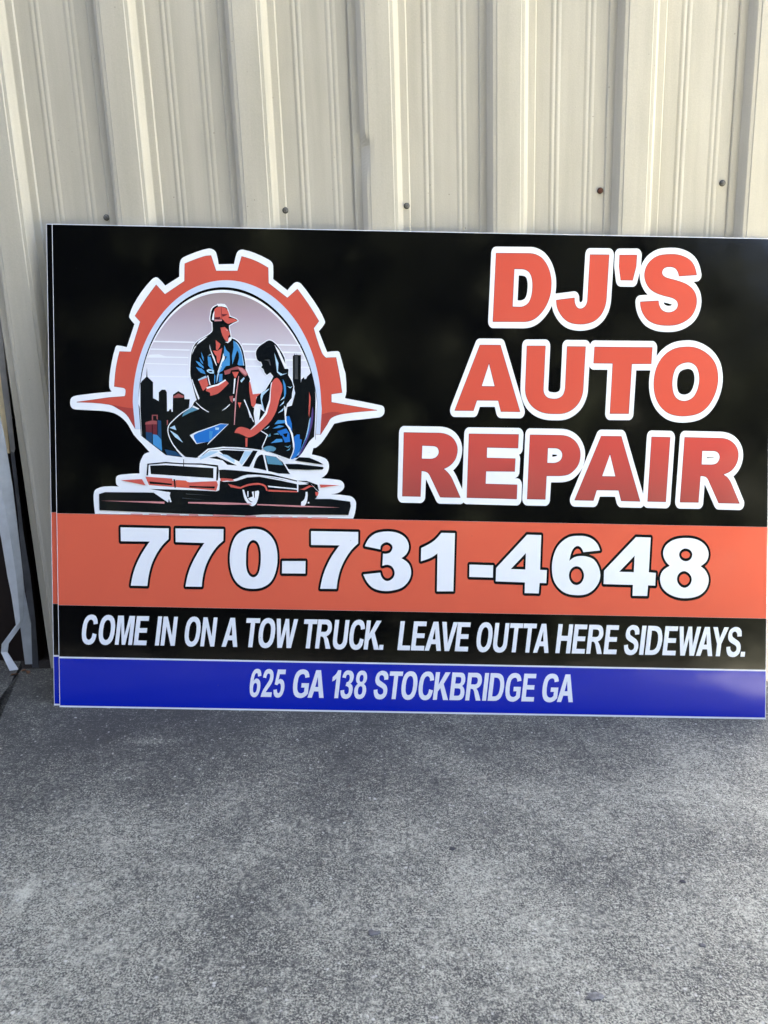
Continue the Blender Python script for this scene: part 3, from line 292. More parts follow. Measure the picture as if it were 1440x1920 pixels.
["phone","white",[[1596,4516,2781,4504,2776,4246,2717,4190,2661,4132,2609,4071,2554,3994,2503,3915,2457,3833,2416,3750,2380,3666,2349,3579,2314,3454,2288,3326,2271,3204,2259,3080,1854,3084,1874,3215,1901,3344,1926,3433,1955,3521,1988,3608,2027,3698,2071,3786,2118,3872,2213,4026,2313,4177,1604,4177],[2945,4506,4124,4503,4120,4220,4061,4169,4004,4116,3952,4058,3893,3981,3839,3900,3790,3815,3749,3733,3713,3649,3682,3562,3656,3475,3635,3387,3618,3298,3605,3189,3598,3078,3199,3078,3219,3209,3246,3338,3274,3431,3306,3523,3343,3613,3409,3753,3484,3889,3568,4025,3657,4158,2951,4171],[4867,4518,4925,4517,4984,4511,5041,4500,5096,4481,5152,4454,5204,4421,5251,4381,5294,4337,5333,4285,5367,4229,5395,4170,5416,4109,5435,4034,5447,3957,5454,3880,5456,3802,5453,3699,5442,3596,5421,3495,5401,3425,5375,3356,5343,3291,5303,3230,5262,3185,5215,3146,5162,3113,5107,3085,5052,3065,4995,3053,4937,3046,4878,3043,4811,3043,4744,3048,4678,3059,4615,3079,4561,3107,4512,3143,4467,3184,4428,3231,4391,3289,4361,3351,4336,3416,4317,3482,4296,3586,4285,3693,4282,3799,4287,3899,4301,3998,4324,4096,4345,4163,4371,4228,4403,4291,4442,4349,4481,4389,4526,4424,4575,4452,4627,4476,4685,4495,4745,4508,4806,4515],[4858,4244,4889,4238,4919,4224,4946,4204,4968,4180,4997,4130,5016,4074,5030,4016,5041,3944,5046,3871,5047,3798,5045,3717,5039,3636,5027,3556,5016,3499,5000,3442,4974,3391,4952,3366,4926,3344,4896,3330,4865,3324,4833,3329,4804,3343,4777,3364,4755,3388,4725,3439,4706,3494,4693,3552,4683,3632,4681,3713,4682,3793,4682,3874,4685,3955,4696,4034,4710,4089,4731,4141,4760,4188,4780,4210,4804,4228,4830,4240],[5573,3734,6148,3740,6144,3433,5569,3431],[6276,4480,7435,4472,7434,4192,7374,4138,7317,4081,7265,4021,7210,3947,7160,3869,7114,3789,7074,3710,7038,3629,7007,3547,6971,3421,6944,3294,6927,3178,6914,3063,6515,3062,6535,3187,6561,3311,6589,3408,6620,3504,6657,3597,6699,3691,6745,3783,6796,3873,6884,4008,6979,4138,6280,4141],[7603,4124,7982,4052,7985,4094,7992,4133,8011,4166,8037,4191,8068,4210,8102,4224,8137,4229,8171,4224,8203,4211,8233,4192,8258,4169,8272,4149,8280,4126,8283,4101,8281,4077,8271,4040,8253,4006,8228,3978,8198,3960,8165,3950,8130,3944,8092,3942,8053,3947,8039,3647,8081,3662,8123,3673,8166,3675,8199,3668,8232,3656,8262,3639,8287,3617,8310,3586,8327,3551,8338,3513,8344,3475,8342,3440,8335,3405,8321,3372,8301,3343,8274,3316,8243,3293,8208,3278,8171,3271,8137,3274,8105,3286,8075,3305,8050,3329,8021,3373,8002,3423,7989,3477,7573,3426,7597,3368,7624,3311,7656,3258,7699,3201,7746,3149,7800,3106,7852,3079,7906,3058,7963,3043,8020,3032,8101,3024,8181,3025,8261,3034,8329,3047,8397,3063,8462,3084,8523,3114,8575,3150,8621,3192,8662,3240,8696,3292,8720,3344,8737,3399,8747,3455,8748,3512,8742,3565,8729,3616,8708,3665,8680,3709,8643,3749,8600,3782,8553,3812,8503,3839,8556,3878,8605,3921,8644,3972,8664,4013,8679,4057,8686,4102,8685,4148,8674,4201,8655,4253,8628,4301,8595,4344,8553,4383,8504,4415,8451,4441,8397,4462,8333,4478,8267,4488,8201,4492,8134,4491,8067,4488,8001,4480,7935,4466,7872,4445,7823,4420,7778,4388,7736,4352,7699,4311,7660,4254,7629,4190],[9479,4475,9814,4472,9795,3037,9390,3032,9392,3970,9339,3929,9283,3891,9225,3858,9147,3825,9067,3797,8986,3772,8988,4096,9089,4144,9188,4197,9241,4231,9292,4268,9339,4309,9413,4389],[10184,3701,10767,3690,10765,3389,10184,3398],[11591,4456,11937,4449,11923,3594,12092,3585,12083,3266,11918,3269,11901,3011,11554,3014,11556,3278,10837,3296,10843,3625],[11570,4007,11562,3596,11200,3603],[13393,4090,13375,4144,13353,4197,13324,4247,13289,4291,13247,4331,13202,4366,13157,4391,13108,4411,13058,4425,13000,4437,12942,4442,12883,4443,12801,4441,12720,4433,12642,4414,12586,4389,12533,4358,12483,4321,12437,4280,12395,4236,12358,4187,12326,4135,12298,4081,12266,3996,12243,3907,12226,3817,12217,3737,12215,3656,12220,3575,12228,3494,12243,3412,12268,3334,12294,3281,12326,3230,12362,3182,12403,3138,12442,3102,12486,3069,12532,3042,12580,3019,12659,2996,12741,2984,12823,2978,12884,2977,12945,2980,13005,2988,13063,3003,13117,3025,13168,3054,13215,3088,13259,3126,13298,3171,13332,3219,13362,3271,13386,3326,13403,3383,13409,3442,13409,3502,13403,3562,13389,3620,13368,3677,13338,3740,13301,3799,13255,3851,13209,3885,13156,3909,13101,3926,13039,3939,12977,3946,12914,3946,12862,3941,12810,3929,12761,3911,12719,3886,12680,3856,12642,3822,12658,3922,12683,4020,12698,4063,12719,4105,12746,4141,12767,4161,12790,4177,12816,4188,12844,4193,12876,4186,12907,4167,12932,4143,12954,4113,12970,4078,12982,4041],[12820,3692,12854,3690,12886,3679,12917,3662,12942,3639,12969,3603,12990,3562,13004,3519,13011,3475,13009,3429,13000,3382,12983,3338,12959,3299,12933,3271,12902,3248,12866,3233,12829,3227,12792,3232,12756,3246,12723,3268,12696,3296,12672,3332,12654,3373,12642,3416,12638,3460,12641,3504,12650,3547,12667,3588,12690,3625,12716,3651,12748,3672,12783,3686],[14274,4429,14635,4420,14605,3564,14781,3551,14770,3237,14595,3241,14578,2977,14216,2979,14221,3248,13497,3261,13502,3591],[14250,3973,14237,3562,13875,3569],[15501,4422,15570,4421,15640,4416,15708,4404,15775,4386,15831,4363,15884,4333,15932,4298,15976,4256,16009,4213,16036,4165,16056,4113,16068,4060,16070,4009,16064,3958,16050,3908,16029,3862,15999,3822,15963,3788,15922,3757,15878,3729,15928,3694,15975,3655,16013,3609,16041,3561,16064,3510,16081,3456,16088,3402,16085,3338,16073,3275,16052,3215,16023,3159,15993,3117,15958,3078,15918,3044,15875,3015,15829,2992,15748,2963,15663,2945,15577,2935,15490,2933,15414,2937,15338,2949,15264,2968,15192,2995,15130,3026,15070,3063,15016,3107,14969,3157,14936,3209,14912,3266,14896,3326,14888,3387,14888,3439,14897,3491,14913,3541,14938,3586,14975,3630,15020,3667,15070,3700,15121,3731,15074,3774,15032,3820,14998,3872,14976,3919,14960,3968,14950,4018,14950,4069,14959,4120,14977,4169,15002,4215,15033,4256,15075,4296,15122,4329,15174,4357,15228,4379,15294,4399,15362,4412,15431,4419],[15506,4163,15540,4159,15572,4148,15602,4131,15628,4110,15646,4088,15659,4063,15668,4035,15670,4007,15666,3975,15657,3944,15642,3915,15622,3890,15597,3871,15567,3858,15535,3851,15503,3849,15472,3854,15443,3864,15415,3879,15392,3898,15373,3922,15359,3949,15349,3978,15345,4008,15348,4037,15356,4065,15369,4091,15387,4113,15413,4134,15442,4150,15474,4160],[15482,3603,15517,3597,15550,3583,15581,3563,15608,3539,15632,3510,15651,3478,15664,3444,15670,3408,15669,3369,15661,3332,15646,3296,15625,3264,15598,3236,15565,3213,15529,3196,15491,3190,15455,3196,15420,3211,15389,3234,15362,3261,15339,3292,15321,3328,15309,3365,15304,3403,15307,3442,15317,3480,15333,3515,15356,3547,15382,3570,15413,3588,15447,3600]]],
["slogan","white",[[1012,1867,917,1897,895,1803,880,1773,857,1746,838,1735,817,1732,791,1742,773,1761,758,1807,752,1855,759,1984,781,2114,798,2162,823,2207,845,2226,873,2235,894,2232,911,2221,927,2201,937,2177,942,2113,1042,2133,1040,2188,1031,2241,1014,2288,985,2328,944,2351,895,2358,839,2348,789,2322,739,2266,705,2201,674,2094,657,1985,649,1876,656,1769,675,1703,713,1646,757,1620,811,1610,861,1616,908,1638,946,1677,972,1724,997,1794],[1226,1606,1282,1615,1332,1642,1382,1698,1416,1763,1447,1870,1463,1979,1471,2088,1464,2195,1445,2261,1407,2318,1363,2345,1310,2354,1254,2346,1204,2319,1154,2263,1120,2198,1089,2091,1072,1982,1064,1873,1071,1766,1090,1700,1128,1643,1172,1616],[1239,1729,1272,1740,1298,1764,1324,1809,1340,1858,1362,1980,1368,2102,1362,2151,1347,2196,1326,2221,1296,2232,1263,2221,1237,2197,1212,2152,1195,2103,1174,1981,1168,1859,1173,1810,1189,1765,1209,1740],[1462,1619,1556,1618,1619,2179,1631,1618,1717,1617,1854,2178,1791,1616,1886,1616,1965,2335,1825,2336,1700,1848,1684,2337,1543,2338],[1925,1615,2238,1613,2251,1728,2039,1730,2061,1924,2249,1923,2262,2038,2074,2039,2094,2219,2297,2217,2310,2332,2005,2335],[2449,1611,2549,1611,2628,2330,2529,2331],[2587,1610,2682,1610,2735,2085,2839,1608,2938,1608,3017,2327,2922,2328,2870,1860,2765,2329,2666,2330],[3339,1590,3393,1599,3441,1625,3490,1682,3523,1747,3553,1854,3569,1963,3576,2072,3570,2179,3551,2245,3515,2302,3473,2329,3421,2338,3367,2330,3319,2303,3270,2247,3237,2181,3207,2075,3191,1966,3183,1857,3190,1750,3208,1684,3245,1627,3287,1600],[3352,1712,3384,1724,3409,1748,3434,1793,3450,1841,3471,1964,3476,2086,3471,2135,3456,2180,3436,2205,3407,2216,3376,2205,3351,2181,3326,2136,3310,2087,3289,1965,3283,1843,3289,1794,3303,1749,3323,1724],[3567,1603,3662,1602,3714,2077,3817,1601,3915,1600,3993,2320,3899,2320,3848,1853,3744,2322,3646,2322],[4094,1599,4199,1598,4252,1763,4361,1762,4378,1596,4483,1596,4424,2316,4308,2317],[4347,2144,4354,1878,4284,1878],[4750,1594,4855,1593,4919,2197,5036,2197,5048,2312,4711,2314,4699,2199,4815,2198],[5171,1576,5228,1585,5279,1611,5330,1668,5364,1733,5395,1840,5411,1949,5418,2058,5410,2165,5390,2231,5351,2288,5306,2315,5250,2325,5193,2316,5142,2289,5091,2233,5057,2168,5026,2061,5010,1952,5003,1843,5011,1736,5031,1670,5070,1613,5115,1586],[5184,1698,5217,1710,5244,1734,5270,1779,5286,1827,5307,1950,5312,2072,5306,2121,5290,2166,5268,2191,5237,2202,5204,2191,5177,2167,5152,2122,5135,2073,5114,1951,5109,1829,5115,1780,5131,1735,5153,1710],[5470,1588,5582,1587,5686,2033,5695,1586,5807,1585,5980,2305,5879,2305,5772,1824,5759,2306,5670,2307,5555,1825,5550,2308,5450,2309],[6171,1583,6272,1582,6335,2187,6448,2186,6460,2301,6135,2303,6123,2188,6235,2187],[6400,1581,6500,1580,6532,1883,6563,1882,6584,1876,6599,1861,6615,1829,6623,1795,6663,1579,6779,1578,6755,1691,6725,1802,6705,1847,6680,1889,6715,1908,6746,1931,6775,1969,6797,2010,6808,2049,6813,2089,6813,2144,6805,2198,6790,2237,6766,2270,6732,2291,6692,2299,6475,2301],[6544,1998,6564,2185,6656,2184,6682,2178,6700,2162,6712,2128,6712,2090,6704,2053,6685,2018,6663,2003,6637,1997],[6893,2298,6845,1837,6839,1761,6844,1686,6863,1634,6896,1591,6941,1569,6994,1562,7048,1568,7098,1590,7140,1632,7169,1683,7191,1758,7200,1834,7248,2295,7148,2296,7100,1835,7094,1792,7083,1749,7068,1722,7047,1699,7028,1688,7007,1684,6986,1688,6970,1699,6953,1723,6944,1750,6941,1793,6945,1836,6993,2297],[7601,1817,7508,1846,7486,1753,7471,1722,7449,1695,7430,1684,7409,1681,7384,1691,7366,1710,7350,1756,7344,1804,7350,1934,7371,2064,7387,2112,7412,2157,7434,2176,7461,2185,7482,2182,7498,2171,7515,2151,7525,2127,7530,2062,7629,2083,7626,2138,7617,2191,7600,2238,7572,2278,7530,2301,7482,2308,7426,2298,7377,2272,7328,2216,7295,2151,7265,2044,7250,1935,7243,1826,7250,1719,7270,1653,7307,1596,7351,1569,7404,1559,7454,1565,7500,1587,7538,1626,7563,1673,7587,1744],[7599,1572,7700,1571,7722,1787,7786,1880,7855,1570,7979,1569,7867,1988,8037,2289,7913,2290,7741,1967,7774,2291,7674,2292],[7979,1569,8079,1568,8092,1690,7991,1691],[8433,1565,8741,1563,8752,1678,8550,1680,8612,2285,8507,2285],[8765,1563,9089,1560,9100,1676,8882,1677,8902,1872,9096,1870,9107,1985,8913,1987,8932,2167,9142,2165,9153,2280,8838,2283],[9105,1560,9214,1559,9267,1725,9381,1724,9400,1558,9510,1557,9440,2278,9319,2279],[9362,2106,9372,1839,9299,1840],[9599,1556,9712,1555,9922,2275,9812,2275,9675,1750,9643,2277,9533,2278],[9850,1554,10173,1552,10185,1667,9966,1669,9986,1863,10180,1862,10192,1977,9997,1979,10015,2159,10226,2157,10237,2272,9922,2275],[10546,1535,10600,1543,10648,1570,10696,1626,10729,1692,10758,1799,10773,1908,10779,2017,10772,2124,10752,2190,10715,2247,10672,2274,10620,2284,10566,2275,10518,2249,10469,2192,10437,2127,10408,2020,10393,1911,10386,1802,10394,1694,10414,1628,10451,1571,10493,1544],[10558,1657,10590,1668,10615,1693,10639,1738,10654,1786,10674,1909,10679,2031,10673,2080,10658,2125,10637,2150,10608,2161,10576,2150,10551,2126,10527,2081,10511,2032,10492,1910,10487,1787,10493,1739,10508,1694,10529,1669],[10847,2268,10801,1807,10795,1730,10801,1655,10819,1604,10853,1561,10897,1539,10949,1531,11002,1538,11051,1560,11092,1602,11121,1653,11141,1728,11151,1804,11196,2265,11097,2266,11052,1805,11047,1761,11036,1718,11021,1691,11000,1668,10982,1658,10961,1654,10941,1658,10924,1669,10908,1692,10899,1719,10896,1762,10900,1806,10945,2267],[11258,1543,11357,1543,11417,2148,11527,2147,11538,2262,11219,2265,11208,2150,11318,2149],[11593,1541,11692,1540,11751,2145,11861,2145,11873,2260,11553,2262,11542,2147,11652,2146],[11787,1539,11890,1539,11940,1704,12047,1703,12065,1537,12168,1536,12104,2258,11990,2259],[12031,2086,12039,1819,11971,1819],[12337,1535,12440,1534,12470,1844,12628,1843,12598,1533,12701,1532,12771,2253,12668,2254,12640,1966,12481,1967,12509,2255,12406,2256],[12741,1532,13058,1530,13069,1645,12855,1647,12874,1841,13064,1840,13075,1955,12885,1957,12902,2137,13108,2135,13119,2250,12810,2253],[13098,1529,13201,1529,13230,1831,13262,1831,13283,1824,13299,1809,13316,1778,13325,1744,13368,1527,13487,1526,13461,1639,13429,1751,13408,1795,13381,1837,13418,1856,13449,1880,13478,1918,13500,1959,13512,1998,13516,2038,13515,2093,13506,2147,13491,2186,13465,2219,13430,2240,13389,2248,13167,2250],[13241,1947,13259,2134,13354,2133,13380,2127,13400,2111,13412,2077,13412,2039,13405,2002,13386,1967,13364,1952,13336,1946],[13526,1526,13844,1524,13855,1639,13641,1641,13659,1835,13849,1834,13860,1949,13670,1951,13687,2131,13893,2129,13904,2244,13595,2247],[14033,1753,14131,1767,14129,1722,14139,1680,14163,1648,14199,1629,14235,1635,14266,1657,14281,1685,14284,1715,14282,1749,14270,1780,14242,1804,14209,1824,14162,1851,14118,1882,14092,1916,14076,1955,14069,2005,14073,2056,14087,2115,14112,2171,14143,2207,14183,2235,14219,2251,14258,2256,14308,2248,14352,2227,14384,2191,14401,2147,14407,2087,14402,2024,14300,2018,14300,2059,14291,2097,14274,2124,14247,2141,14216,2137,14188,2120,14174,2093,14171,2062,14174,2032,14186,2004,14246,1961,14330,1902,14357,1868,14376,1830,14386,1776,14386,1722,14374,1659,14350,1599,14320,1559,14278,1527,14234,1511,14187,1506,14137,1514,14093,1536,14062,1576,14045,1623,14034,1687],[14407,1519,14512,1518,14580,2239,14475,2240],[14553,1518,14715,1517,14775,1523,14831,1545,14879,1586,14912,1638,14953,1756,14975,1876,14976,1996,14956,2114,14933,2166,14892,2208,14841,2231,14782,2238,14620,2239],[14669,1633,14715,2123,14771,2122,14810,2111,14841,2086,14861,2048,14870,2006,14873,1942,14870,1877,14861,1811,14845,1747,14829,1705,14802,1668,14767,1643,14725,1632],[14982,1515,15305,1512,15316,1628,15098,1629,15116,1824,15310,1823,15320,1938,15126,1940,15143,2120,15353,2118,15364,2233,15049,2236],[15427,1511,15540,1510,15638,1957,15653,1510,15767,1509,15930,2229,15829,2230,15728,1747,15708,2231,15619,2231,15509,1749,15497,2232,15396,2233],[15815,1508,15925,1508,15976,1673,16090,1672,16111,1506,16220,1505,16144,2227,16023,2228],[16068,2055,16080,1788,16007,1788],[16305,1505,16410,1504,16438,1807,16617,2224,16504,2225,16398,1951,16342,2226,16229,2227,16333,1808],[16565,1734,16663,1747,16662,1702,16672,1661,16696,1628,16732,1610,16768,1616,16799,1638,16813,1665,16817,1696,16814,1730,16802,1761,16774,1785,16741,1805,16694,1832,16649,1863,16623,1897,16607,1935,16601,1985,16604,2036,16618,2095,16643,2152,16674,2187,16714,2216,16750,2232,16789,2237,16839,2229,16883,2207,16915,2171,16932,2128,16938,2067,16934,2005,16832,1999,16832,2039,16823,2078,16806,2105,16778,2122,16747,2118,16720,2100,16705,2073,16702,2043,16705,2013,16717,1985,16778,1941,16862,1883,16889,1849,16908,1810,16919,1757,16918,1702,16907,1640,16883,1580,16853,1540,16812,1508,16768,1491,16721,1487,16670,1495,16626,1517,16595,1556,16577,1604,16567,1668],[16916,1500,17022,1499,17033,1622,16927,1623]]],
["address","white",[[5082,888,5000,868,4994,930,4985,949,4970,958,4944,943,4926,917,4904,839,4892,758,4912,784,4934,806,4954,818,4975,820,5006,808,5031,785,5050,746,5059,702,5061,648,5057,592,5046,529,5027,468,5005,420,4974,379,4942,358,4905,351,4867,362,4836,386,4812,431,4800,483,4796,589,4803,697,4819,808,4846,917,4873,980,4912,1034,4947,1055,4988,1061,5019,1056,5045,1040,5064,1012,5075,978,5081,934],[4910,462,4935,473,4954,496,4970,543,4977,592,4980,638,4974,682,4959,702,4937,710,4916,701,4901,683,4885,639,4878,593,4875,544,4881,496,4891,473],[5066,364,5331,363,5343,480,5191,481,5230,543,5300,639,5332,693,5358,749,5375,803,5383,859,5384,919,5376,976,5361,1011,5336,1039,5306,1055,5272,1060,5232,1052,5196,1032,5168,998,5149,957,5133,903,5124,847,5202,833,5209,875,5224,915,5239,937,5260,949,5283,941,5297,922,5301,891,5297,860,5289,818,5275,777,5211,674,5132,550,5088,447],[5383,542,5467,555,5468,519,5476,486,5488,467,5506,458,5528,470,5543,493,5558,537,5566,582,5568,628,5562,672,5549,696,5526,707,5499,690,5478,658,5411,680,5490,1051,5688,1050,5676,933,5537,934,5508,789,5532,809,5558,817,5592,806,5620,782,5640,743,5651,699,5656,644,5653,588,5640,522,5619,458,5596,413,5564,375,5528,355,5488,348,5450,355,5418,376,5398,414,5387,459],[6263,716,6080,717,6068,607,6152,606,6141,503,6102,472,6078,463,6053,462,6018,475,5993,497,5976,540,5970,587,5975,704,5996,828,6011,871,6036,910,6067,932,6104,944,6125,943,6142,934,6155,916,6162,896,6169,848,6271,868,6268,917,6257,964,6238,1002,6209,1033,6165,1054,6116,1062,6055,1053,6001,1028,5950,974,5917,911,5887,809,5871,704,5865,600,5873,497,5893,434,5933,380,5982,355,6041,345,6082,348,6122,361,6158,381,6191,406,6235,454],[6225,357,6333,357,6385,515,6497,515,6516,356,6624,355,6556,1045,6437,1046],[6479,880,6489,625,6417,625],[6887,353,6984,353,7056,1049,6978,1050,6956,1000,6927,954,6889,914,6845,878,6833,768,6888,795,6938,843],[7041,546,7132,559,7131,520,7139,483,7155,460,7180,448,7207,456,7228,476,7243,513,7247,552,7248,592,7236,628,7206,650,7165,662,7190,752,7216,759,7236,772,7257,809,7267,848,7268,884,7259,917,7245,936,7224,945,7201,936,7184,918,7174,888,7170,856,7082,870,7095,923,7116,973,7141,1007,7174,1035,7207,1047,7243,1048,7285,1040,7322,1020,7348,985,7362,944,7366,903,7361,861,7351,816,7333,772,7311,743,7283,717,7311,695,7330,668,7342,614,7341,558,7329,495,7306,434,7281,392,7246,358,7205,342,7162,338,7118,346,7082,366,7059,405,7046,449,7041,497],[7469,716,7446,742,7430,771,7422,815,7424,861,7436,917,7458,971,7483,1005,7517,1033,7546,1044,7578,1046,7609,1043,7636,1032,7664,1004,7682,970,7692,916,7693,859,7685,814,7669,770,7647,741,7618,715,7645,686,7664,653,7675,602,7676,549,7664,486,7641,425,7616,387,7581,356,7544,341,7505,336,7466,341,7432,357,7404,388,7387,426,7377,488,7378,551,7389,604,7411,654,7436,687],[7567,943,7588,934,7602,915,7608,885,7606,853,7601,818,7588,784,7571,769,7549,764,7528,770,7514,785,7507,818,7509,854,7515,885,7527,916,7544,934],[7538,660,7563,649,7579,626,7585,588,7583,550,7577,511,7564,474,7543,453,7516,443,7490,453,7474,474,7468,511,7471,550,7476,589,7490,626,7510,649],[7861,569,7955,582,7953,539,7962,499,7984,468,8019,450,8053,457,8083,478,8097,504,8100,533,8099,565,8087,595,8061,618,8030,637,7985,663,7943,692,7919,725,7904,762,7898,809,7903,858,7916,915,7941,968,7971,1003,8009,1030,8043,1045,8080,1050,8128,1042,8170,1022,8199,988,8216,946,8221,888,8215,829,8118,822,8119,862,8111,898,8095,924,8069,940,8039,937,8013,920,7999,894,7996,865,7998,836,8009,809,8067,768,8146,712,8171,680,8189,643,8198,592,8197,539,8186,479,8162,422,8133,384,8094,353,8051,337,8007,333,7958,341,7917,361,7888,399,7872,444,7862,506],[8305,345,8405,345,8464,924,8575,923,8587,1034,8263,1035,8252,925,8364,925],[8708,329,8762,337,8811,363,8860,417,8892,480,8921,582,8936,687,8943,791,8934,894,8914,957,8877,1011,8833,1037,8780,1046,8725,1038,8677,1012,8628,958,8596,896,8566,793,8551,689,8545,585,8554,482,8573,419,8611,364,8654,338],[8719,446,8751,457,8777,480,8801,524,8817,570,8836,687,8840,805,8834,851,8819,894,8798,918,8768,929,8736,918,8711,895,8687,852,8671,805,8652,688,8647,571,8653,525,8669,481,8690,457],[9326,574,9232,602,9212,512,9197,483,9175,457,9156,446,9135,444,9110,454,9092,472,9076,515,9070,562,9075,686,9095,810,9111,856,9135,899,9157,917,9184,927,9204,924,9221,913,9237,894,9248,871,9253,809,9351,829,9348,882,9339,933,9322,978,9293,1016,9252,1037,9204,1044,9149,1035,9100,1010,9051,956,9019,893,8990,791,8975,686,8969,582,8977,479,8997,416,9035,362,9078,336,9131,326,9181,333,9226,354,9263,391,9289,436,9311,504],[9325,339,9425,339,9446,546,9509,635,9579,338,9703,337,9589,738,9756,1027,9633,1028,9463,718,9495,1028,9395,1029],[9734,337,9942,336,9987,340,10028,356,10062,386,10085,424,10101,476,10107,528,10106,581,10094,632,10074,665,10047,694,10076,720,10098,749,10116,796,10123,845,10122,901,10111,956,10096,987,10071,1011,10035,1023,9995,1025,9802,1027],[9845,447,9863,633,9948,632,9978,627,10000,611,10010,578,10008,542,10003,503,9985,467,9960,451,9929,446],[9875,750,9892,916,9961,915,9990,913,10013,901,10024,868,10022,832,10016,796,10000,763,9974,751,9944,750],[10126,334,10227,334,10255,624,10286,624,10307,617,10323,603,10338,573,10347,540,10388,333,10504,332,10479,440,10448,547,10428,589,10402,630,10438,648,10468,671,10497,707,10518,746,10529,784,10533,822,10533,875,10524,926,10510,963,10485,995,10451,1015,10411,1023,10195,1024],[10266,734,10284,913,10377,913,10402,907,10421,892,10433,859,10433,823,10425,787,10407,754,10385,739,10359,734],[10543,332,10643,331,10711,1021,10611,1022],[10681,331,10835,330,10893,336,10946,357,10993,397,11024,447,11064,559,11085,674,11087,789,11069,902,11047,952,11008,992,10959,1014,10903,1020,10749,1021],[10792,441,10839,910,10893,910,10930,899,10958,875,10977,839,10986,799,10989,737,10985,675,10977,612,10961,551,10945,510,10919,475,10886,451,10846,441],[11503,686,11325,687,11315,576,11395,576,11385,472,11348,441,11324,432,11300,431,11267,444,11242,466,11226,509,11220,556,11224,673,11244,797,11258,841,11283,880,11312,902,11348,914,11368,913,11385,904,11397,886,11405,866,11411,817,11510,837,11507,887,11496,934,11478,972,11449,1003,11407,1024,11359,1031,11300,1023,11248,998,11199,944,11167,881,11138,778,11124,674,11118,570,11126,467,11146,403,11184,349,11232,324,11289,314,11329,317,11368,331,11402,350,11434,375,11477,423],[11514,326,11822,324,11833,435,11625,436,11643,623,11828,621,11839,732,11654,733,11670,905,11871,904,11881,1015,11581,1016],[12429,680,12246,681,12235,571,12319,570,12309,467,12270,436,12246,427,12221,426,12187,438,12161,461,12144,504,12138,551,12141,668,12161,792,12176,835,12201,875,12231,896,12268,909,12289,908,12307,898,12320,881,12327,860,12334,812,12436,832,12432,881,12421,929,12402,967,12372,998,12329,1019,12279,1026,12218,1018,12164,992,12114,938,12081,875,12052,773,12037,669,12032,564,12041,461,12062,398,12102,344,12151,318,12210,308,12251,312,12291,325,12327,345,12359,370,12404,418],[12395,321,12502,320,12553,479,12665,478,12686,319,12793,319,12720,1010,12600,1010],[12644,845,12656,589,12584,589]]],
["emblem","white",[[3963,10958,3939,11095,3904,11229,3881,11270,3846,11300,3805,11320,3761,11334,3716,11336,3570,11302,3428,11252,3267,11191,3111,11119,3069,11088,3040,11047,3019,10976,3011,10903,3006,10774,3007,10645,2667,10426,2591,10514,2508,10596,2474,10618,2436,10624,2381,10602,2335,10565,2215,10432,2105,10290,1999,10134,1904,9972,1840,9830,1790,9683,1791,9653,1804,9626,1859,9552,1920,9483,1734,8920,1619,8948,1503,8960,1476,8946,1460,8917,1411,8752,1374,8584,1341,8397,1317,8209,1308,8079,1309,7949,1317,7920,1332,7892,1367,7834,958,7792,551,7738,494,7727,438,7709,391,7678,367,7640,356,7594,354,7547,358,7506,370,7467,392,7432,421,7410,456,7397,493,7390,783,7378,1073,7368,1190,7359,1307,7343,1421,7315,1504,7278,1581,7229,1653,7173,1724,7099,1784,7016,1848,6900,1915,6786,2014,6676,2119,6571,2300,6370,2236,6354,2178,6325,2144,6285,2120,6237,2086,6166,2063,6092,2054,5969,2058,5845,1828,5833,1599,5810,1562,5802,1526,5788,1497,5765,1479,5717,1477,5663,1482,5611,1498,5562,1523,5537,1556,5519,1374,5524,1193,5515,1096,5493,1004,5454,968,5423,946,5381,932,5294,932,5206,946,5024,968,4843,7307,4802,7331,4867,7349,4934,7370,5050,7376,5167,7369,5209,7354,5249,7331,5283,7297,5315,7258,5340,7214,5355,6982,5383,6748,5393,6836,5403,6922,5424,6985,5454,7038,5498,7060,5529,7075,5564,7080,5600,7074,5637,7058,5672,7035,5702,6995,5730,6948,5744,6730,5769,6511,5782,6582,5829,6641,5886,6668,5931,6687,5980,6698,6032,6701,6081,6696,6130,6682,6177,6660,6217,6630,6252,6593,6277,6490,6315,6382,6341,6273,6360,6315,6521,6373,6527,6441,6580,6503,6639,6577,6739,6646,6844,6817,7121,6990,7164,7165,7198,7542,7240,7919,7288,7957,7301,7991,7324,8019,7353,8042,7401,8047,7454,8041,7508,8017,7555,7977,7579,7930,7589,7501,7670,7072,7746,7096,7832,7108,7920,7101,8137,7080,8353,7060,8418,7035,8482,6986,8670,6930,8856,6906,8880,6871,8889,6748,8884,6625,8866,6418,9368,6495,9458,6560,9556,6568,9592,6560,9628,6492,9774,6412,9914,6299,10087,6178,10255,6080,10387,5973,10511,5933,10540,5886,10553,5840,10546,5800,10523,5717,10440,5642,10349,5293,10617,5296,10775,5291,10932,5282,10977,5261,11018,5222,11058,5174,11088,5010,11170,4841,11241,4699,11287,4552,11318,4499,11315,4451,11294,4416,11255,4394,11207,4362,11089,4338,10969]]],
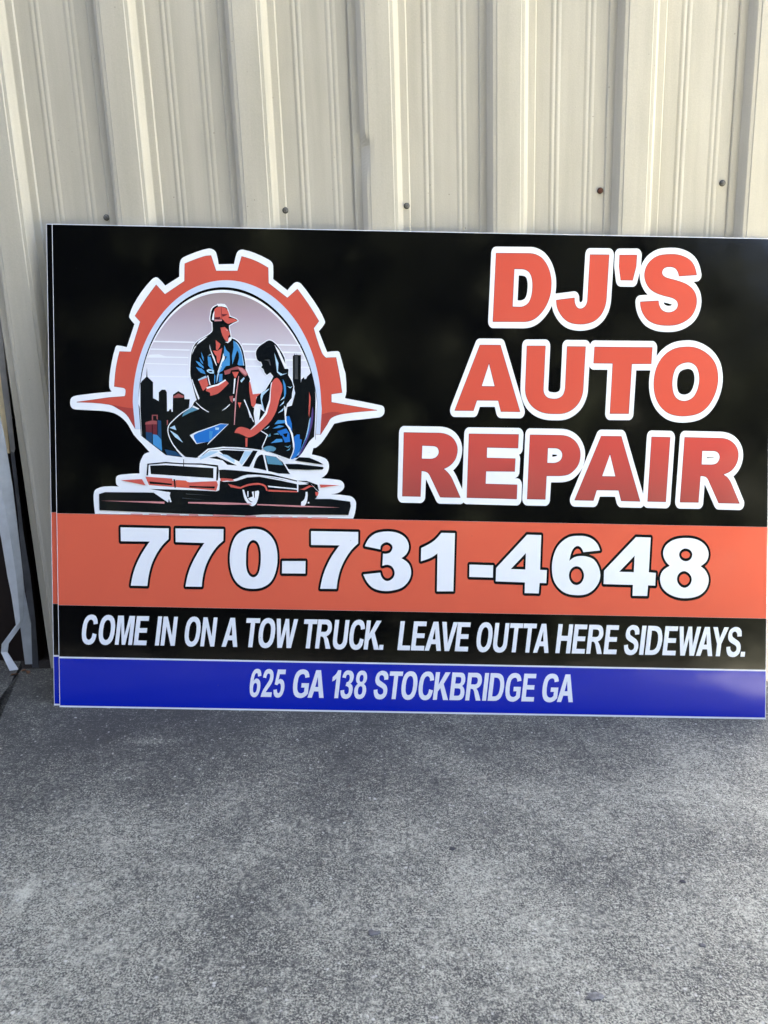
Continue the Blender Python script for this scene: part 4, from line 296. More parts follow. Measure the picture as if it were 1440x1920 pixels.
["gear","maroon",[[3756,11171,3659,11161,3597,11146,3441,11092,3290,11032,3134,10966,3129,10542,2662,10222,2659,10223,2451,10443,2447,10445,2440,10443,2311,10271,2186,10095,2054,9892,1928,9689,1928,9680,2054,9543,2055,9539,1831,8817,1825,8814,1564,8819,1556,8817,1521,8681,1492,8549,1468,8412,1449,8268,1426,7964,1433,7957,1660,7926,1684,7912,1699,7897,1707,7878,1707,7827,1700,7776,1688,7731,1301,7697,523,7578,516,7574,515,7566,523,7562,719,7560,914,7554,1110,7541,1302,7517,1372,7498,1439,7467,1623,7360,1682,7318,1733,7271,1782,7208,1941,6935,1949,6929,6482,6848,6490,6850,6494,6855,6649,7099,6707,7213,6749,7259,6819,7297,6893,7325,6967,7346,7049,7362,7319,7402,7586,7430,7863,7455,7866,7462,7859,7469,6748,7648,6745,7835,6747,7837,6997,7876,7005,7881,7006,7885,6976,8083,6943,8282,6899,8507,6851,8736,6843,8741,6601,8730,6565,8760,6530,8796,6504,8837,6424,9038,6357,9236,6296,9437,6420,9605,6423,9613,6292,9825,6158,10029,6028,10209,5893,10386,5890,10388,5882,10386,5646,10175,5642,10174,5187,10520,5175,10888,5172,10894,5066,10954,4957,11012,4847,11062,4738,11101,4632,11132,4527,11159,4520,11158,4517,11154,4421,10810,4417,10808,3906,10802,3782,11167,3775,11172]]],
["gear","gear",[[3901,10794,3774,11165,3687,11157,3601,11140,3369,11056,3141,10962,3137,10538,2660,10211,2445,10437,2317,10265,2193,10090,2061,9889,1934,9685,2065,9543,1836,8806,1561,8811,1514,8613,1475,8413,1450,8190,1433,7965,1665,7933,1697,7911,1714,7882,1712,7803,1695,7723,1304,7689,522,7570,784,7566,1045,7554,1304,7525,1396,7497,1482,7453,1565,7403,1657,7346,1740,7275,1810,7179,1871,7075,1949,6937,6486,6856,6643,7104,6672,7162,6701,7220,6743,7265,6838,7314,6941,7347,7047,7370,7451,7425,7858,7461,6739,7641,6737,7843,6998,7884,6936,8279,6844,8733,6598,8722,6539,8774,6495,8836,6382,9134,6287,9438,6415,9612,6286,9820,6151,10025,6022,10205,5888,10381,5644,10162,5179,10515,5167,10888,5007,10977,4843,11055,4686,11109,4524,11151,4426,10801]]],
["gear","gearmark",[[1348,7525,1499,7491,1652,7462,1775,7447,1898,7436,1949,6945,1871,7075,1809,7178,1740,7275,1657,7345,1565,7403,1458,7467]]],
["gear","gearmark",[[6519,7349,6651,7388,6785,7410,6916,7402,7047,7376,6940,7349,6838,7315,6743,7265,6701,7219,6672,7162,6643,7104,6486,6856]]],
["gear","ring",[[6492,7644,6488,7724,6483,7804,6476,7885,6467,7965,6457,8045,6445,8125,6431,8206,6415,8286,6398,8367,6379,8447,6358,8528,6335,8609,6310,8690,6283,8772,6254,8853,6222,8934,6188,9016,6152,9097,6113,9178,6071,9259,6027,9340,5980,9420,5930,9500,5877,9578,5821,9656,5761,9733,5699,9809,5633,9882,5563,9954,5491,10024,5415,10091,5335,10155,5252,10216,5166,10274,5077,10327,4984,10376,4889,10421,4792,10460,4692,10494,4590,10523,4486,10545,4381,10561,4275,10571,4169,10575,4063,10572,3957,10562,3851,10546,3747,10524,3645,10496,3544,10461,3446,10422,3350,10377,3257,10327,3168,10272,3081,10213,2998,10151,2918,10085,2841,10016,2768,9945,2699,9871,2633,9795,2571,9717,2512,9638,2456,9558,2404,9476,2355,9394,2309,9312,2266,9229,2225,9146,2188,9062,2153,8979,2121,8895,2091,8812,2063,8729,2038,8646,2015,8563,1994,8480,1975,8398,1958,8316,1943,8234,1930,8153,1918,8071,1909,7990,1901,7909,1894,7829,1890,7748,1887,7668,1885,7587,1898,7422,1949,6931,6477,6856,6509,7479]]],
["gear","black",[[6400,7625,6392,7701,6382,7777,6370,7852,6357,7928,6343,8004,6327,8080,6310,8156,6291,8232,6271,8308,6249,8384,6225,8461,6199,8538,6172,8615,6142,8692,6111,8769,6078,8847,6042,8924,6004,9002,5963,9080,5920,9158,5875,9235,5827,9313,5775,9390,5721,9466,5664,9542,5603,9617,5540,9690,5473,9762,5402,9832,5328,9900,5251,9966,5170,10029,5085,10088,4998,10144,4907,10195,4813,10242,4716,10284,4617,10320,4515,10351,4412,10375,4307,10392,4201,10403,4095,10407,3988,10403,3882,10392,3777,10374,3674,10349,3572,10318,3472,10280,3376,10235,3282,10185,3191,10130,3104,10069,3021,10005,2942,9936,2866,9864,2795,9789,2727,9712,2664,9632,2604,9550,2548,9468,2496,9384,2447,9299,2402,9214,2360,9129,2321,9043,2285,8958,2252,8872,2222,8787,2194,8703,2169,8618,2146,8535,2126,8452,2107,8369,2091,8287,2077,8206,2064,8125,2053,8044,2044,7965,2036,7885,2031,7807,2026,7728,2023,7651,2022,7573,2035,7424,2089,6759,6362,6724]]],
["gear","white",[[6394,7627,6384,7702,6372,7777,6358,7853,6344,7928,6328,8003,6310,8079,6291,8154,6271,8230,6248,8306,6224,8382,6199,8458,6171,8535,6142,8612,6111,8689,6077,8766,6042,8843,6004,8920,5964,8998,5921,9075,5876,9152,5828,9229,5777,9306,5723,9382,5666,9458,5606,9533,5543,9606,5477,9678,5407,9749,5333,9817,5256,9884,5176,9947,5092,10007,5005,10064,4915,10116,4821,10164,4725,10207,4626,10245,4525,10276,4421,10302,4317,10321,4211,10333,4104,10338,3998,10335,3891,10326,3786,10309,3682,10285,3579,10254,3479,10217,3382,10173,3288,10123,3197,10068,3109,10008,3026,9943,2946,9874,2870,9802,2798,9726,2731,9648,2667,9568,2607,9486,2551,9403,2499,9318,2450,9233,2405,9147,2364,9061,2325,8975,2290,8889,2257,8803,2227,8717,2200,8632,2176,8547,2153,8463,2133,8379,2115,8296,2100,8214,2086,8132,2074,8051,2063,7971,2055,7891,2048,7812,2042,7733,2039,7655,2036,7577,2058,7424,2104,6753,6351,6724]]],
["sky","sky",[[6388,7607,6377,7683,6364,7759,6350,7835,6334,7911,6317,7987,6298,8063,6278,8140,6256,8217,6232,8294,6207,8371,6180,8448,6150,8526,6119,8604,6086,8682,6050,8761,6013,8839,5972,8918,5930,8997,5884,9075,5836,9153,5785,9231,5731,9309,5674,9386,5613,9462,5549,9537,5482,9610,5412,9682,5337,9751,5260,9818,5178,9882,5094,9943,5005,10001,4914,10054,4819,10102,4721,10145,4621,10182,4519,10214,4414,10239,4308,10257,4201,10268,4093,10272,3986,10269,3878,10258,3772,10240,3667,10214,3564,10182,3464,10143,3366,10097,3271,10046,3180,9989,3092,9928,3009,9861,2929,9791,2853,9718,2781,9641,2714,9562,2650,9481,2590,9398,2534,9314,2482,9229,2434,9143,2389,9056,2347,8970,2308,8883,2273,8797,2240,8710,2210,8624,2183,8539,2158,8454,2136,8370,2116,8286,2098,8203,2081,8120,2067,8038,2055,7957,2044,7876,2036,7796,2028,7716,2023,7637,2018,7558,2072,7424,2112,6753,6333,6730]]],
["sky","white",[[2405,9087,3405,9076,3382,9047,2387,9052]]],
["sky","white",[[2327,8896,3273,8885,3268,8856,2313,8867]]],
["sky","white",[[2250,8696,2284,8746,2516,8757,2690,8710,3240,8700,3234,8677,2227,8676]]],
["sky","white",[[2198,8543,3229,8527,3229,8504,2193,8520]]],
["sky","white",[[2136,8234,3271,8233,3271,8204,2130,8205]]],
["sky","white",[[4539,9050,5958,9034,5972,9005,4540,9016]]],
["sky","white",[[4584,8878,6032,8859,6052,8822,4593,8838]]],
["sky","white",[[4629,8683,6106,8678,6115,8638,4635,8642]]],
["sky","white",[[4659,8510,6194,8500,6200,8472,4659,8481]]],
["skyline","ink",[[2070,8045,2113,8112,2214,8206,2228,8437,2243,8206,2380,8078,2381,7688,2448,7660,2521,7618,2520,7834,2592,7899,2679,7900,2717,7837,2725,7374,2768,7381,2782,7424,2826,7425,2835,7361,2864,7362,2868,7781,2998,7869,3143,7784,3152,7675,3280,7676,3261,7468,3102,7321,2871,7116,2756,6941,2815,6681,2961,6422,3107,6255,2701,6302,2112,6753,2072,7424]]],
["skyline","ink",[[5789,8758,5823,8784,5831,8835,5840,8784,5882,8785,5887,8827,5894,8785,5989,8783,5990,8110,6007,8195,6065,8246,6083,8196,6125,8213,6142,8264,6217,8333,6234,8384,6286,8215,6317,8081,6340,7945,6352,7819,6356,7692,6354,7438,6347,7183,6329,6793,6265,6736,6208,6672,6123,6536,6040,6398,5988,6336,5931,6278,5735,6242,5781,6837,5709,7260,5632,7293,5639,7513,5775,7549,5857,7855,5813,8023,5794,8192]]],
["skyline","slate",[[5832,8767,5916,8768,5922,8194,5837,8193]]],
["skyline","pinkdk",[[2190,7044,2204,7102,2363,7147,2479,7134,2480,7053]]],
["skyline","pinkdk",[[2354,7283,2499,7285,2499,7262,2383,7260,2384,7153,2355,7153]]],
["skyline","pinkdk",[[2470,7261,2499,7262,2499,7169,2470,7180]]],
["skyline","pinkdk",[[2874,7738,2998,7811,3129,7755,3129,7712,2883,7700]]],
["skyline","pinkdk",[[2720,7157,2749,7158,2749,7056,2720,7027]]],
["skyline","maroon",[[2204,7044,2355,7046,2362,6849,2211,6862]]],
["skyline","maroon",[[2372,7052,2480,7053,2484,6793,2379,6806]]],
["skyline","navy",[[2211,6862,2362,6849,2368,6588,2217,6673]]],
["skyline","navy",[[2494,7163,2581,7141,2594,6678,2501,6706]]],
["skyline","navy",[[2671,6447,2932,6392,3107,6270,2730,6303]]],
["skyline","blue",[[2379,6806,2484,6793,2589,6678,2607,6403,2438,6525,2386,6565]]],
["skyline","bluehi",[[5841,6787,5908,6847,5976,6844,5977,6737,6029,6718,6005,6534,5930,6329,5820,6243,5739,6242,5835,6498]]],
["skyline","bluehi",[[5650,7285,5717,7294,5779,7108,5789,6922,5745,7006,5642,7124]]],
["skyline","red",[[6196,7893,6235,7758,6226,7487,6202,7266,6188,7351,6195,7690]]],
["skyline","purple",[[6285,7538,6302,7446,6308,7352,6298,7199,6272,7047,6228,6892,6173,6740,6111,6584,6040,6432,6001,6370,5956,6312,5930,6329,6004,6456,6072,6586,6118,6686,6156,6791,6192,6943,6221,7097]]],
["skyline","pale",[[6206,7198,6228,7266,6210,7122,6188,6978,6167,6883,6139,6790,6055,6603,5939,6346,5908,6329,5969,6421,6022,6517,6078,6643,6122,6773,6169,6985]]],
["skyline","blue",[[6229,7267,6245,7250,6228,7105,6205,6961,6183,6870,6152,6782,6064,6594,5956,6346,5939,6346,6055,6603,6139,6790,6167,6883,6188,6978,6211,7122]]],
["man","white",[[3974,10000,3922,9983,3878,9962,3836,9936,3800,9899,3776,9847,3751,9702,3744,9645,3749,9588,3762,9562,3799,9532,3806,9371,3805,9351,3798,9335,3765,9300,3724,9269,3682,9242,3532,9159,3480,9123,3429,9082,3389,9040,3357,8988,3335,8935,3317,8883,3297,8811,3284,8738,3275,8639,3265,8442,3263,8338,3267,8286,3275,8229,3320,8032,3378,7804,3419,7664,3373,7622,3315,7507,3265,7459,3176,7410,3088,7353,3010,7290,2942,7231,2825,7116,2780,7063,2749,7005,2739,6963,2735,6911,2740,6864,2750,6818,2771,6750,2799,6683,2833,6615,2867,6557,2925,6479,3045,6352,3105,6295,3167,6244,3177,6240,3460,6217,5001,6309,5012,6316,5016,6323,5071,6465,5090,6497,5191,6827,5190,6837,5182,6847,5059,6949,5049,6952,4923,6950,4918,6951,4916,6954,4900,7115,4865,7349,4880,7490,4875,7500,4870,7505,4862,7509,4846,7509,4841,7515,4775,7848,4748,8076,4772,8175,4772,8185,4720,8289,4662,8418,4660,8501,4640,8651,4624,8739,4605,8822,4587,8889,4559,8961,4526,9023,4485,9079,4459,9107,4427,9133,4391,9158,4344,9178,4297,9190,4292,9196,4280,9279,4254,9382,4249,9465,4336,9521,4450,9573,4461,9587,4460,9602,4413,9655,4262,9713,4241,9775,4183,9924,4147,9971,4109,9992,4062,10002,4021,10005]]],
["man","ink",[[3932,9963,3868,9931,3818,9886,3792,9820,3781,9748,3769,9672,3769,9597,3788,9568,3820,9547,3828,9396,3828,9355,3815,9320,3760,9268,3696,9225,3620,9183,3544,9141,3470,9088,3406,9026,3365,8953,3337,8874,3318,8805,3306,8735,3292,8545,3286,8338,3296,8237,3342,8036,3400,7809,3445,7658,3388,7607,3332,7492,3275,7439,3186,7391,3102,7336,2990,7244,2885,7145,2841,7100,2799,7053,2770,6999,2758,6942,2759,6883,2771,6825,2801,6735,2841,6648,2888,6566,2970,6461,3063,6365,3180,6262,3456,6239,4995,6330,5052,6476,5069,6506,5169,6829,5049,6930,4896,6928,4878,7114,4842,7351,4858,7487,4824,7486,4753,7841,4726,8078,4751,8179,4699,8280,4639,8415,4638,8499,4617,8650,4585,8814,4565,8884,4539,8952,4508,9010,4469,9064,4427,9105,4380,9139,4337,9157,4291,9169,4285,9125,4203,9048,4278,9137,4259,9276,4233,9376,4226,9477,4326,9541,4440,9592,4402,9636,4243,9697,4198,9828,4172,9895,4134,9953,4100,9972,4060,9980,4020,9983,3975,9978]]],
["man","red",[[3869,9856,3888,9883,3914,9904,3944,9919,4001,9929,4058,9925,4108,9913,4153,9891,4185,9857,4208,9816,4229,9754,4243,9691,4199,9662,4338,9648,4430,9599,4326,9560,4206,9512,4136,9557,4073,9626,3883,9655,3870,9749,3861,9804]]],
["man","red",[[4017,9424,4125,9440,4201,9376,4259,9276,4233,9250,4208,9199,4222,9124,4209,9086,4178,9091,4152,9104,4116,9148,4088,9198,4063,9253,4043,9311]]],
["man","red",[[3905,9120,4020,9027,4008,8958,3951,8869,3913,8887]]],
["man","red",[[3837,8867,3951,8856,4065,8933,4016,8643,3985,8554,3940,8579,3927,8730,3888,8767]]],
["man","red",[[3493,8126,3689,8198,3735,8028,3665,7939,3602,7881]]],
["man","red",[[3678,7951,3727,7980,3779,8003,3868,8022,3956,8043,4054,8096,4146,8159,4229,8072,4084,7919,4024,7863,3958,7816,3872,7784,3781,7763,3774,7839,3672,7882]]],
["man","red",[[4309,8351,4474,8353,4411,8213,4373,8213]]],
["man","red",[[4454,7607,4536,7608,4499,7469]]],
["man","red",[[4644,6748,4701,6749,4696,6527,4652,6527]]],
["man","pinkdk",[[4113,8374,4283,8439,4435,8491,4562,8455,4651,8393,4702,8293,4627,8241,4537,8328,4461,8416,4284,8388,4259,8312,4132,8279]]],
["man","pinkdk",[[4250,7756,4338,7770,4327,7593,4276,7643]]],
["man","pink",[[3870,9621,4060,9619,4048,9585,3871,9573]]],
["man","pink",[[4448,8464,4562,8440,4677,8330,4639,8273,4524,8372]]],
["man","pink",[[4462,8252,4481,8252,4427,7771,4399,7315,4381,7062,4362,7062,4390,7695]]],
["man","maroon",[[3880,9667,4009,9688,4022,9644,3883,9633]]],
["man","maroon",[[4027,9914,4039,9914,4060,9632,4047,9632]]],
["man","maroon",[[4047,9751,4198,9753,4135,9714,4072,9688]]],
["man","white",[[3832,9748,3869,9837,3861,9598,3807,9610]]],
["man","white",[[3931,10001,4121,9997,4198,9891,4147,9916,4045,9939,3957,9938]]],
["man","white",[[4221,9174,4278,9207,4285,9137,4203,9051,4133,9075,4209,9084]]],
["man","white",[[4131,9387,4207,9351,4176,9356]]],
["man","white",[[3754,9017,3793,8867,3876,8691,3941,8490,3915,8515,3825,8716,3761,8917]]],
["man","white",[[4091,8807,4066,8681,3954,8339,3980,8314,4080,8593,4167,8708,4117,8732]]],
["man","white",[[3444,9001,3570,9091,3696,9199,3658,9193,3494,9090]]],
["man","white",[[3331,8760,3381,8887,3444,8988,3394,8950,3344,8849]]],
["man","white",[[3678,7964,3779,8003,3956,8050,4146,8166,4161,8137,3982,8018,3817,7972,3704,7927]]],
["man","white",[[4361,8187,4399,8188,4364,7821,4338,7821]]],
["man","white",[[3414,7626,3554,7495,3681,7408,3758,7371,3732,7362,3580,7445,3452,7569]]],
["man","white",[[3341,8162,3373,8061,3521,7697,3490,7665,3412,7860,3322,8149]]],
["man","white",[[3702,8255,3727,8255,3785,8029,3760,8028]]],
["man","white",[[4062,7400,4163,7452,4264,7548,4257,7567,4188,7503]]],
["man","white",[[4599,7672,4624,7685,4850,7156,4838,7131]]],
["man","white",[[4644,7647,4780,7244,4755,7238]]],
["man","white",[[4345,7707,4377,7707,4371,7638,4346,7644]]],
["man","blue",[[4115,8997,4166,8884,4243,8809,4257,8620,4251,8507,4156,8493,4081,8379,3986,8327,4067,8580,4174,8714,4104,8745]]],
["man","blue",[[4336,9113,4386,9079,4431,9039,4482,8973,4521,8901,4546,8808,4560,8713,4570,8612,4574,8511,4473,8510,4441,8534,4478,8686,4471,8800,4432,8875,4395,8773,4345,8622,4314,8533,4306,8747,4343,8937]]],
["man","blue",[[3711,8727,3788,8703,3826,8552,3853,8388,3777,8438,3725,8500]]],
["man","blue",[[3421,8610,3510,8573,3612,8474,3625,8423,3510,8485]]],
["man","blue",[[3428,8459,3574,8423,3651,8310,3498,8359]]],
["man","blue",[[3553,8826,3610,8701,3624,8600,3579,8675]]],
["man","blue",[[3509,8699,3573,8612,3611,8524,3548,8574]]],
["man","blue",[[3879,8295,3907,8245,3893,8055,3874,8068]]],
["man","blue",[[3999,8296,4075,8297,4076,8133,3981,8094]]],
["man","blue",[[3422,8466,3625,8380,3663,8286,3536,8329]]],
["man","pale",[[3688,8381,3718,8403,3751,8413,3809,8404,3866,8383,3872,8307,3777,8306,3701,8349]]],
["man","pale",[[3480,8157,3676,8255,3696,8204,3487,8126]]],
["man","pale",[[4067,8499,4005,8360,3943,8094,3931,8081,3942,8258,4017,8473]]],
["man","pale",[[4513,8139,4601,8228,4617,8190,4539,8095]]],
["man","pale",[[3718,8733,3774,8778,3800,8766,3737,8740]]],
["man","pale",[[4380,9101,4428,9053,4469,9001,4506,8935,4534,8863,4564,8745,4586,8625,4606,8511,4580,8511,4567,8631,4547,8750,4526,8833,4495,8913,4441,9009]]],
["man","pale",[[2785,6970,2915,7029,2959,6914,2857,6948]]],
["man","pale",[[2794,6912,2988,6799,3120,6612,2931,6740,2849,6840]]],
["man","ink",[[4142,8732,4180,8720,4117,8606]]],
["man","ink",[[3726,8369,3815,8370,3828,8338,3764,8338]]],
["man","teal",[[3130,7338,3338,7477,3491,7424,3301,7353,3092,7242]]],
["man","white",[[3357,7524,3516,7444,3491,7424,3345,7480]]],
["man","white",[[3285,6795,3431,6873,4039,7089,4235,7079,3712,6559,3768,6649,3445,6582]]],
["man","bluehi",[[3380,6803,3494,6867,3861,7005,4039,7077,4216,7073,3762,6642,3457,6601,3387,6733]]],
["man","pale",[[3906,6990,4007,6992,3991,6933,3915,6930]]],
["man","blue",[[3760,6909,3849,6897,3825,6713,3762,6712]]],
["woman","white",[[5190,9147,5154,9135,5112,9109,4978,9015,4936,8976,4903,8930,4883,8888,4869,8841,4865,8805,4869,8769,4884,8696,4896,8660,4918,8624,4944,8603,5004,8578,5026,8522,5002,8480,5000,8464,5007,8454,5055,8418,5090,8330,5140,8274,5145,8269,5156,8265,5169,8269,5239,8317,5293,8250,5242,8145,5111,7929,4976,7842,4909,7773,4903,7761,4854,7594,4856,7579,4869,7568,5010,7547,5014,7544,5069,7441,5016,7475,5000,7473,4991,7461,4959,7189,4909,7001,4909,6991,4920,6977,5175,6822,5049,6529,5049,6518,5055,6507,5197,6404,5726,6223,5737,6221,5747,6225,5752,6230,5782,6292,5811,6360,5834,6428,5847,6496,5851,6564,5846,6627,5823,6757,5804,6835,5778,6913,5748,6980,5717,7027,5679,7068,5646,7099,5628,7276,5676,7573,5788,7720,5793,7731,5801,7851,5833,8002,5833,8012,5798,8131,5705,8296,5711,8432,5706,8442,5678,8467,5656,8493,5642,8519,5628,8581,5622,8649,5607,8716,5570,8798,5526,8870,5444,8989,5399,9043,5352,9088,5321,9112,5289,9131,5253,9146,5211,9151]]],
["woman","ink",[[5210,9131,5143,9105,5083,9062,5012,9015,4948,8959,4912,8903,4890,8840,4887,8789,4896,8739,4909,8685,4934,8638,4972,8612,5019,8597,5050,8521,5020,8470,5071,8434,5106,8344,5157,8286,5241,8346,5319,8254,5260,8135,5126,7913,4991,7827,4924,7759,4874,7589,5027,7565,5130,7372,5011,7455,4979,7183,4929,6996,5203,6830,5069,6523,5206,6422,5735,6242,5774,6325,5806,6410,5827,6498,5829,6583,5819,6668,5802,6752,5773,6865,5729,6972,5683,7035,5626,7090,5607,7276,5655,7581,5773,7735,5780,7854,5813,8007,5778,8125,5683,8292,5690,8428,5650,8466,5622,8511,5604,8613,5586,8714,5532,8822,5466,8923,5407,9003,5337,9073,5298,9102,5255,9123]]],
["woman","white",[[4866,7555,5018,7570,4979,7183,4881,7106,4850,7351]]],
["woman","white",[[5261,8084,5303,8127,5251,7627,5168,7338,5050,7184,4794,6927,4760,6943,5013,7218,5122,7372,5221,7678]]],
["woman","white",[[5338,9031,5458,8881,5578,8629,5647,8495,5682,8445,5597,8443,5545,8561,5424,8830]]],
["woman","white",[[5588,7547,5625,7513,5636,7225,5680,7056,5730,6998,5773,6938,5806,6871,5829,6754,5834,6634,5830,6566,5818,6498,5808,6617,5790,6735,5762,6847,5720,6955,5674,7033,5617,7106]]],
["woman","red",[[5294,8119,5322,8162,5355,8198,5395,8218,5428,8211,5457,8185,5481,8155,5518,8091,5541,8020,5544,7952,5534,7885,5503,7782,5468,7681,5438,7552,5402,7426,5343,7294,5268,7170,5188,7080,5099,6998,5002,6908,4897,6826,4844,6794,4787,6769,4727,6756,4686,6762,4646,6780,4608,6806,4488,6855,4378,6871,4397,6917,4420,6958,4453,6990,4496,7008,4543,7013,4589,7009,4685,6983,4777,6943,4915,7061,5047,7184,5113,7256,5165,7338,5201,7432,5228,7529,5247,7627,5257,7779,5262,7932,5275,8026]]],
["woman","red",[[4726,8111,4755,8112,4821,7812,5008,7836,4907,7741,4891,7572,4841,7487,4789,7537,4736,7875]]],
["woman","pale",[[5339,8829,5391,8694,5443,8577,5428,8374,5547,8311,5674,8343,5497,8270,5408,8357,5379,8576]]],
["woman","pale",[[5025,7845,5228,7965,5211,7931,5076,7794,5043,7675,5117,7388,5044,7523,5009,7743]]],
["woman","pale",[[5493,7664,5603,7792,5590,7725]]],
["woman","pale",[[5472,7528,5590,7665,5574,7597]]],
["woman","pale",[[5436,7358,5588,7496,5555,7411]]],
["woman","pale",[[5652,8021,5737,7972,5796,8023,5737,7997]]],
["woman","pale",[[5100,6947,5235,7051,5201,6999]]],
["woman","blue",[[5548,8189,5589,8124,5617,8055,5632,7954,5631,7852,5616,7779,5590,7708,5585,7919]]],
["woman","blue",[[5354,7086,5438,7189,5608,7191,5629,7123,5473,7101]]],
["woman","blue",[[5304,6980,5473,7067,5592,7042,5473,6999]]],
["woman","blue",[[5272,6627,5408,6730,5544,6732,5561,6664]]],
["woman","bluehi",[[5423,6917,5644,6988,5726,6870,5745,6667,5613,6645,5560,6766]]],
["woman","teal",[[5069,6489,5112,6521,5157,6546,5205,6558,5272,6557,5338,6543,5393,6509,5400,6491,5390,6470,5369,6447,5342,6424,5172,6418]]],
["woman","teal",[[5178,6770,5257,6864,5268,6797]]],
["woman","teal",[[5330,6840,5440,6884,5475,6833]]],
["woman","teal",[[5596,6563,5698,6547,5766,6599,5699,6513]]],
["woman","teal",[[5640,6436,5733,6497,5775,6599,5733,6463]]],
["woman","ink",[[5560,6851,5679,6878,5662,6776,5611,6784]]],
["woman","ink",[[5543,6834,5596,6648,5570,6648,5526,6800]]],
["woman","slate",[[5086,8648,5222,8667,5257,8524,5232,8523,5197,8624]]],
["car","ink",[[1071,5330,1222,5378,2240,5382,2734,5373,6400,5272,6749,5276,7230,5218,7246,5108,7190,4888,5122,4878,4715,4844,2823,4880,1084,4932]]],
["car","ink",[[5968,6290,6215,6281,6449,6188,6566,6117,6333,6143,5867,6210]]],
["car","ink",[[5592,6120,5926,6124,6552,6059,6573,6030,6538,5995,6160,5982,5666,5996]]],
["car","red",[[1599,5674,2122,5706,2210,5556]]],
["car","red",[[6478,5628,6964,5614,6499,5550]]],
["car","white",[[2237,6108,3108,6197,3485,6248,3730,6460,4122,6523,4819,6473,5081,6433,5431,6321,5754,5875,6162,5764,6454,5651,6471,5448,6341,5271,4131,5143,2764,5141,2297,5455,2209,5687,2209,5832]]],
["car","ink",[[2229,5797,2251,6088,2701,6134,3108,6110,3573,6110,3980,6071,4004,5941,3982,5694,3938,5693,3951,6027,3573,6075,3108,6081,2701,6099,2289,6059,2273,5798]]],
["car","ink",[[2318,6042,2702,6056,3870,5997,3871,5750,2993,5798,2340,5834]]],
["car","ink",[[3131,6206,3148,6206,3149,6032,3132,6032]]],
["car","ink",[[4009,5956,4126,5966,4475,5947,5289,5869,5930,5717,5901,5668,5290,5782,4853,5841,4563,5788,4360,5727,4025,5752]]],
["car","ink",[[2297,5470,3402,5454,3955,5432,4018,5462,4034,5694,4128,5666,4418,5684,4708,5781,4999,5802,5523,5712,5989,5616,6280,5634,6397,5534,6442,5447,6399,5301,6168,5124,4131,5143,2764,5141,2821,5389]]],
["car","ink",[[4007,6420,4123,6442,4631,6427,4502,6165,4298,6249,4123,6326]]],
["car","ink",[[4834,6439,4950,6431,4750,6037,4575,6050]]],
["car","ink",[[3761,6251,3949,6289,4445,6068,4212,6083,4095,6189]]],
["car","ink",[[3456,6248,3730,6483,4122,6546,4819,6496,5110,6442,5460,6322,5577,6178,5760,5875,5731,5875,5548,6163,5431,6292,5081,6413,4819,6450,4122,6471,3760,6431,3543,6249]]],
["car","ink",[[4823,6023,4851,6112,4885,6198,4920,6265,4966,6324,4992,6344,5023,6357,5053,6354,5085,6327,5108,6289,5126,6245,5187,5949,4997,5988]]],
["car","ink",[[5125,6332,5402,6292,5577,6134,5740,5875,5463,5886,5216,5941]]],
["car","white",[[4808,6017,4837,6117,4874,6213,4910,6284,4960,6344,5009,6366,5067,6372,5070,6349,5021,6338,4980,6316,4935,6257,4903,6190,4874,6105,4852,6018]]],
["car","white",[[5082,6337,5117,6332,5207,5941,5172,5949]]],
["car","white",[[3479,6260,3730,6472,4107,6523,4471,6515,4819,6485,5095,6442,5445,6324,5591,6187,5771,5881,5748,5875,5563,6169,5425,6295,5081,6413,4819,6456,4471,6481,4108,6488,3751,6443,3528,6249]]],
["car","white",[[3804,6316,4007,6371,4123,6320,4298,6258,4517,6156,4561,6070,4415,6085,4182,6190,4036,6290]]],
["car","pale",[[4640,6422,4820,6415,4561,6087,4508,6150]]],
["car","pale",[[3543,6269,3789,6411,4001,6405,3659,6242,3543,6197]]],
["car","pale",[[3978,6361,4210,6321,4386,6207,4386,6120,4182,6248]]],
["car","teal",[[5146,6324,5396,6286,5542,6157,5578,6091,5200,6115]]],
["car","red",[[2209,5768,2863,5730,2872,5680,3285,5647,3953,5679,3983,5592,3940,5446,3402,5492,2297,5563,2238,5687]]],
["car","red",[[4040,5753,4127,5754,4331,5736,4389,5704,4302,5683,4215,5697,4055,5680]]],
["car","red",[[4230,5618,4536,5541,4621,5583,4709,5615,4839,5641,4971,5648,5033,5640,5093,5623,5146,5592,5177,5551,5194,5501,5205,5447,5164,5461,5155,5500,5141,5535,5117,5562,5072,5586,5022,5600,4971,5604,4840,5593,4710,5566,4621,5536,4536,5497,4303,5532]]],
["car","red",[[5219,5485,5938,5459,5933,5429,5220,5441]]],
["car","red",[[5976,5506,6048,5515,6222,5605,6353,5568,6266,5573,6107,5487]]],
["car","red",[[6369,5446,6456,5433,6428,5345,6384,5359]]],
["car","ink",[[2297,5653,2855,5607,2855,5564,2320,5595]]],
["car","ink",[[3285,5554,3910,5547,3902,5498,3285,5520]]],
["car","ink",[[2892,5718,2936,5710,2951,5507,2922,5506]]],
["car","ink",[[5945,5717,6163,5711,6425,5622,6465,5462,6433,5476,6309,5606,6018,5669]]],
["car","white",[[2877,5782,3284,5758,3372,5686,3938,5714,3939,5684,3285,5642,3226,5699,2892,5739]]],
["car","white",[[5204,5583,5932,5523,5932,5493,5233,5549]]],
["car","white",[[4476,5772,4590,5819,4708,5848,4897,5852,5086,5838,5334,5809,5581,5771,5930,5688,5988,5698,6221,5663,6134,5647,5872,5658,5612,5729,5348,5783,5184,5802,5019,5811,4853,5812,4664,5799]]],
["car","white",[[6250,5663,6383,5519,6441,5476,6398,5490]]],
["car","white",[[5916,5674,5954,5674,5956,5441,5927,5441]]],
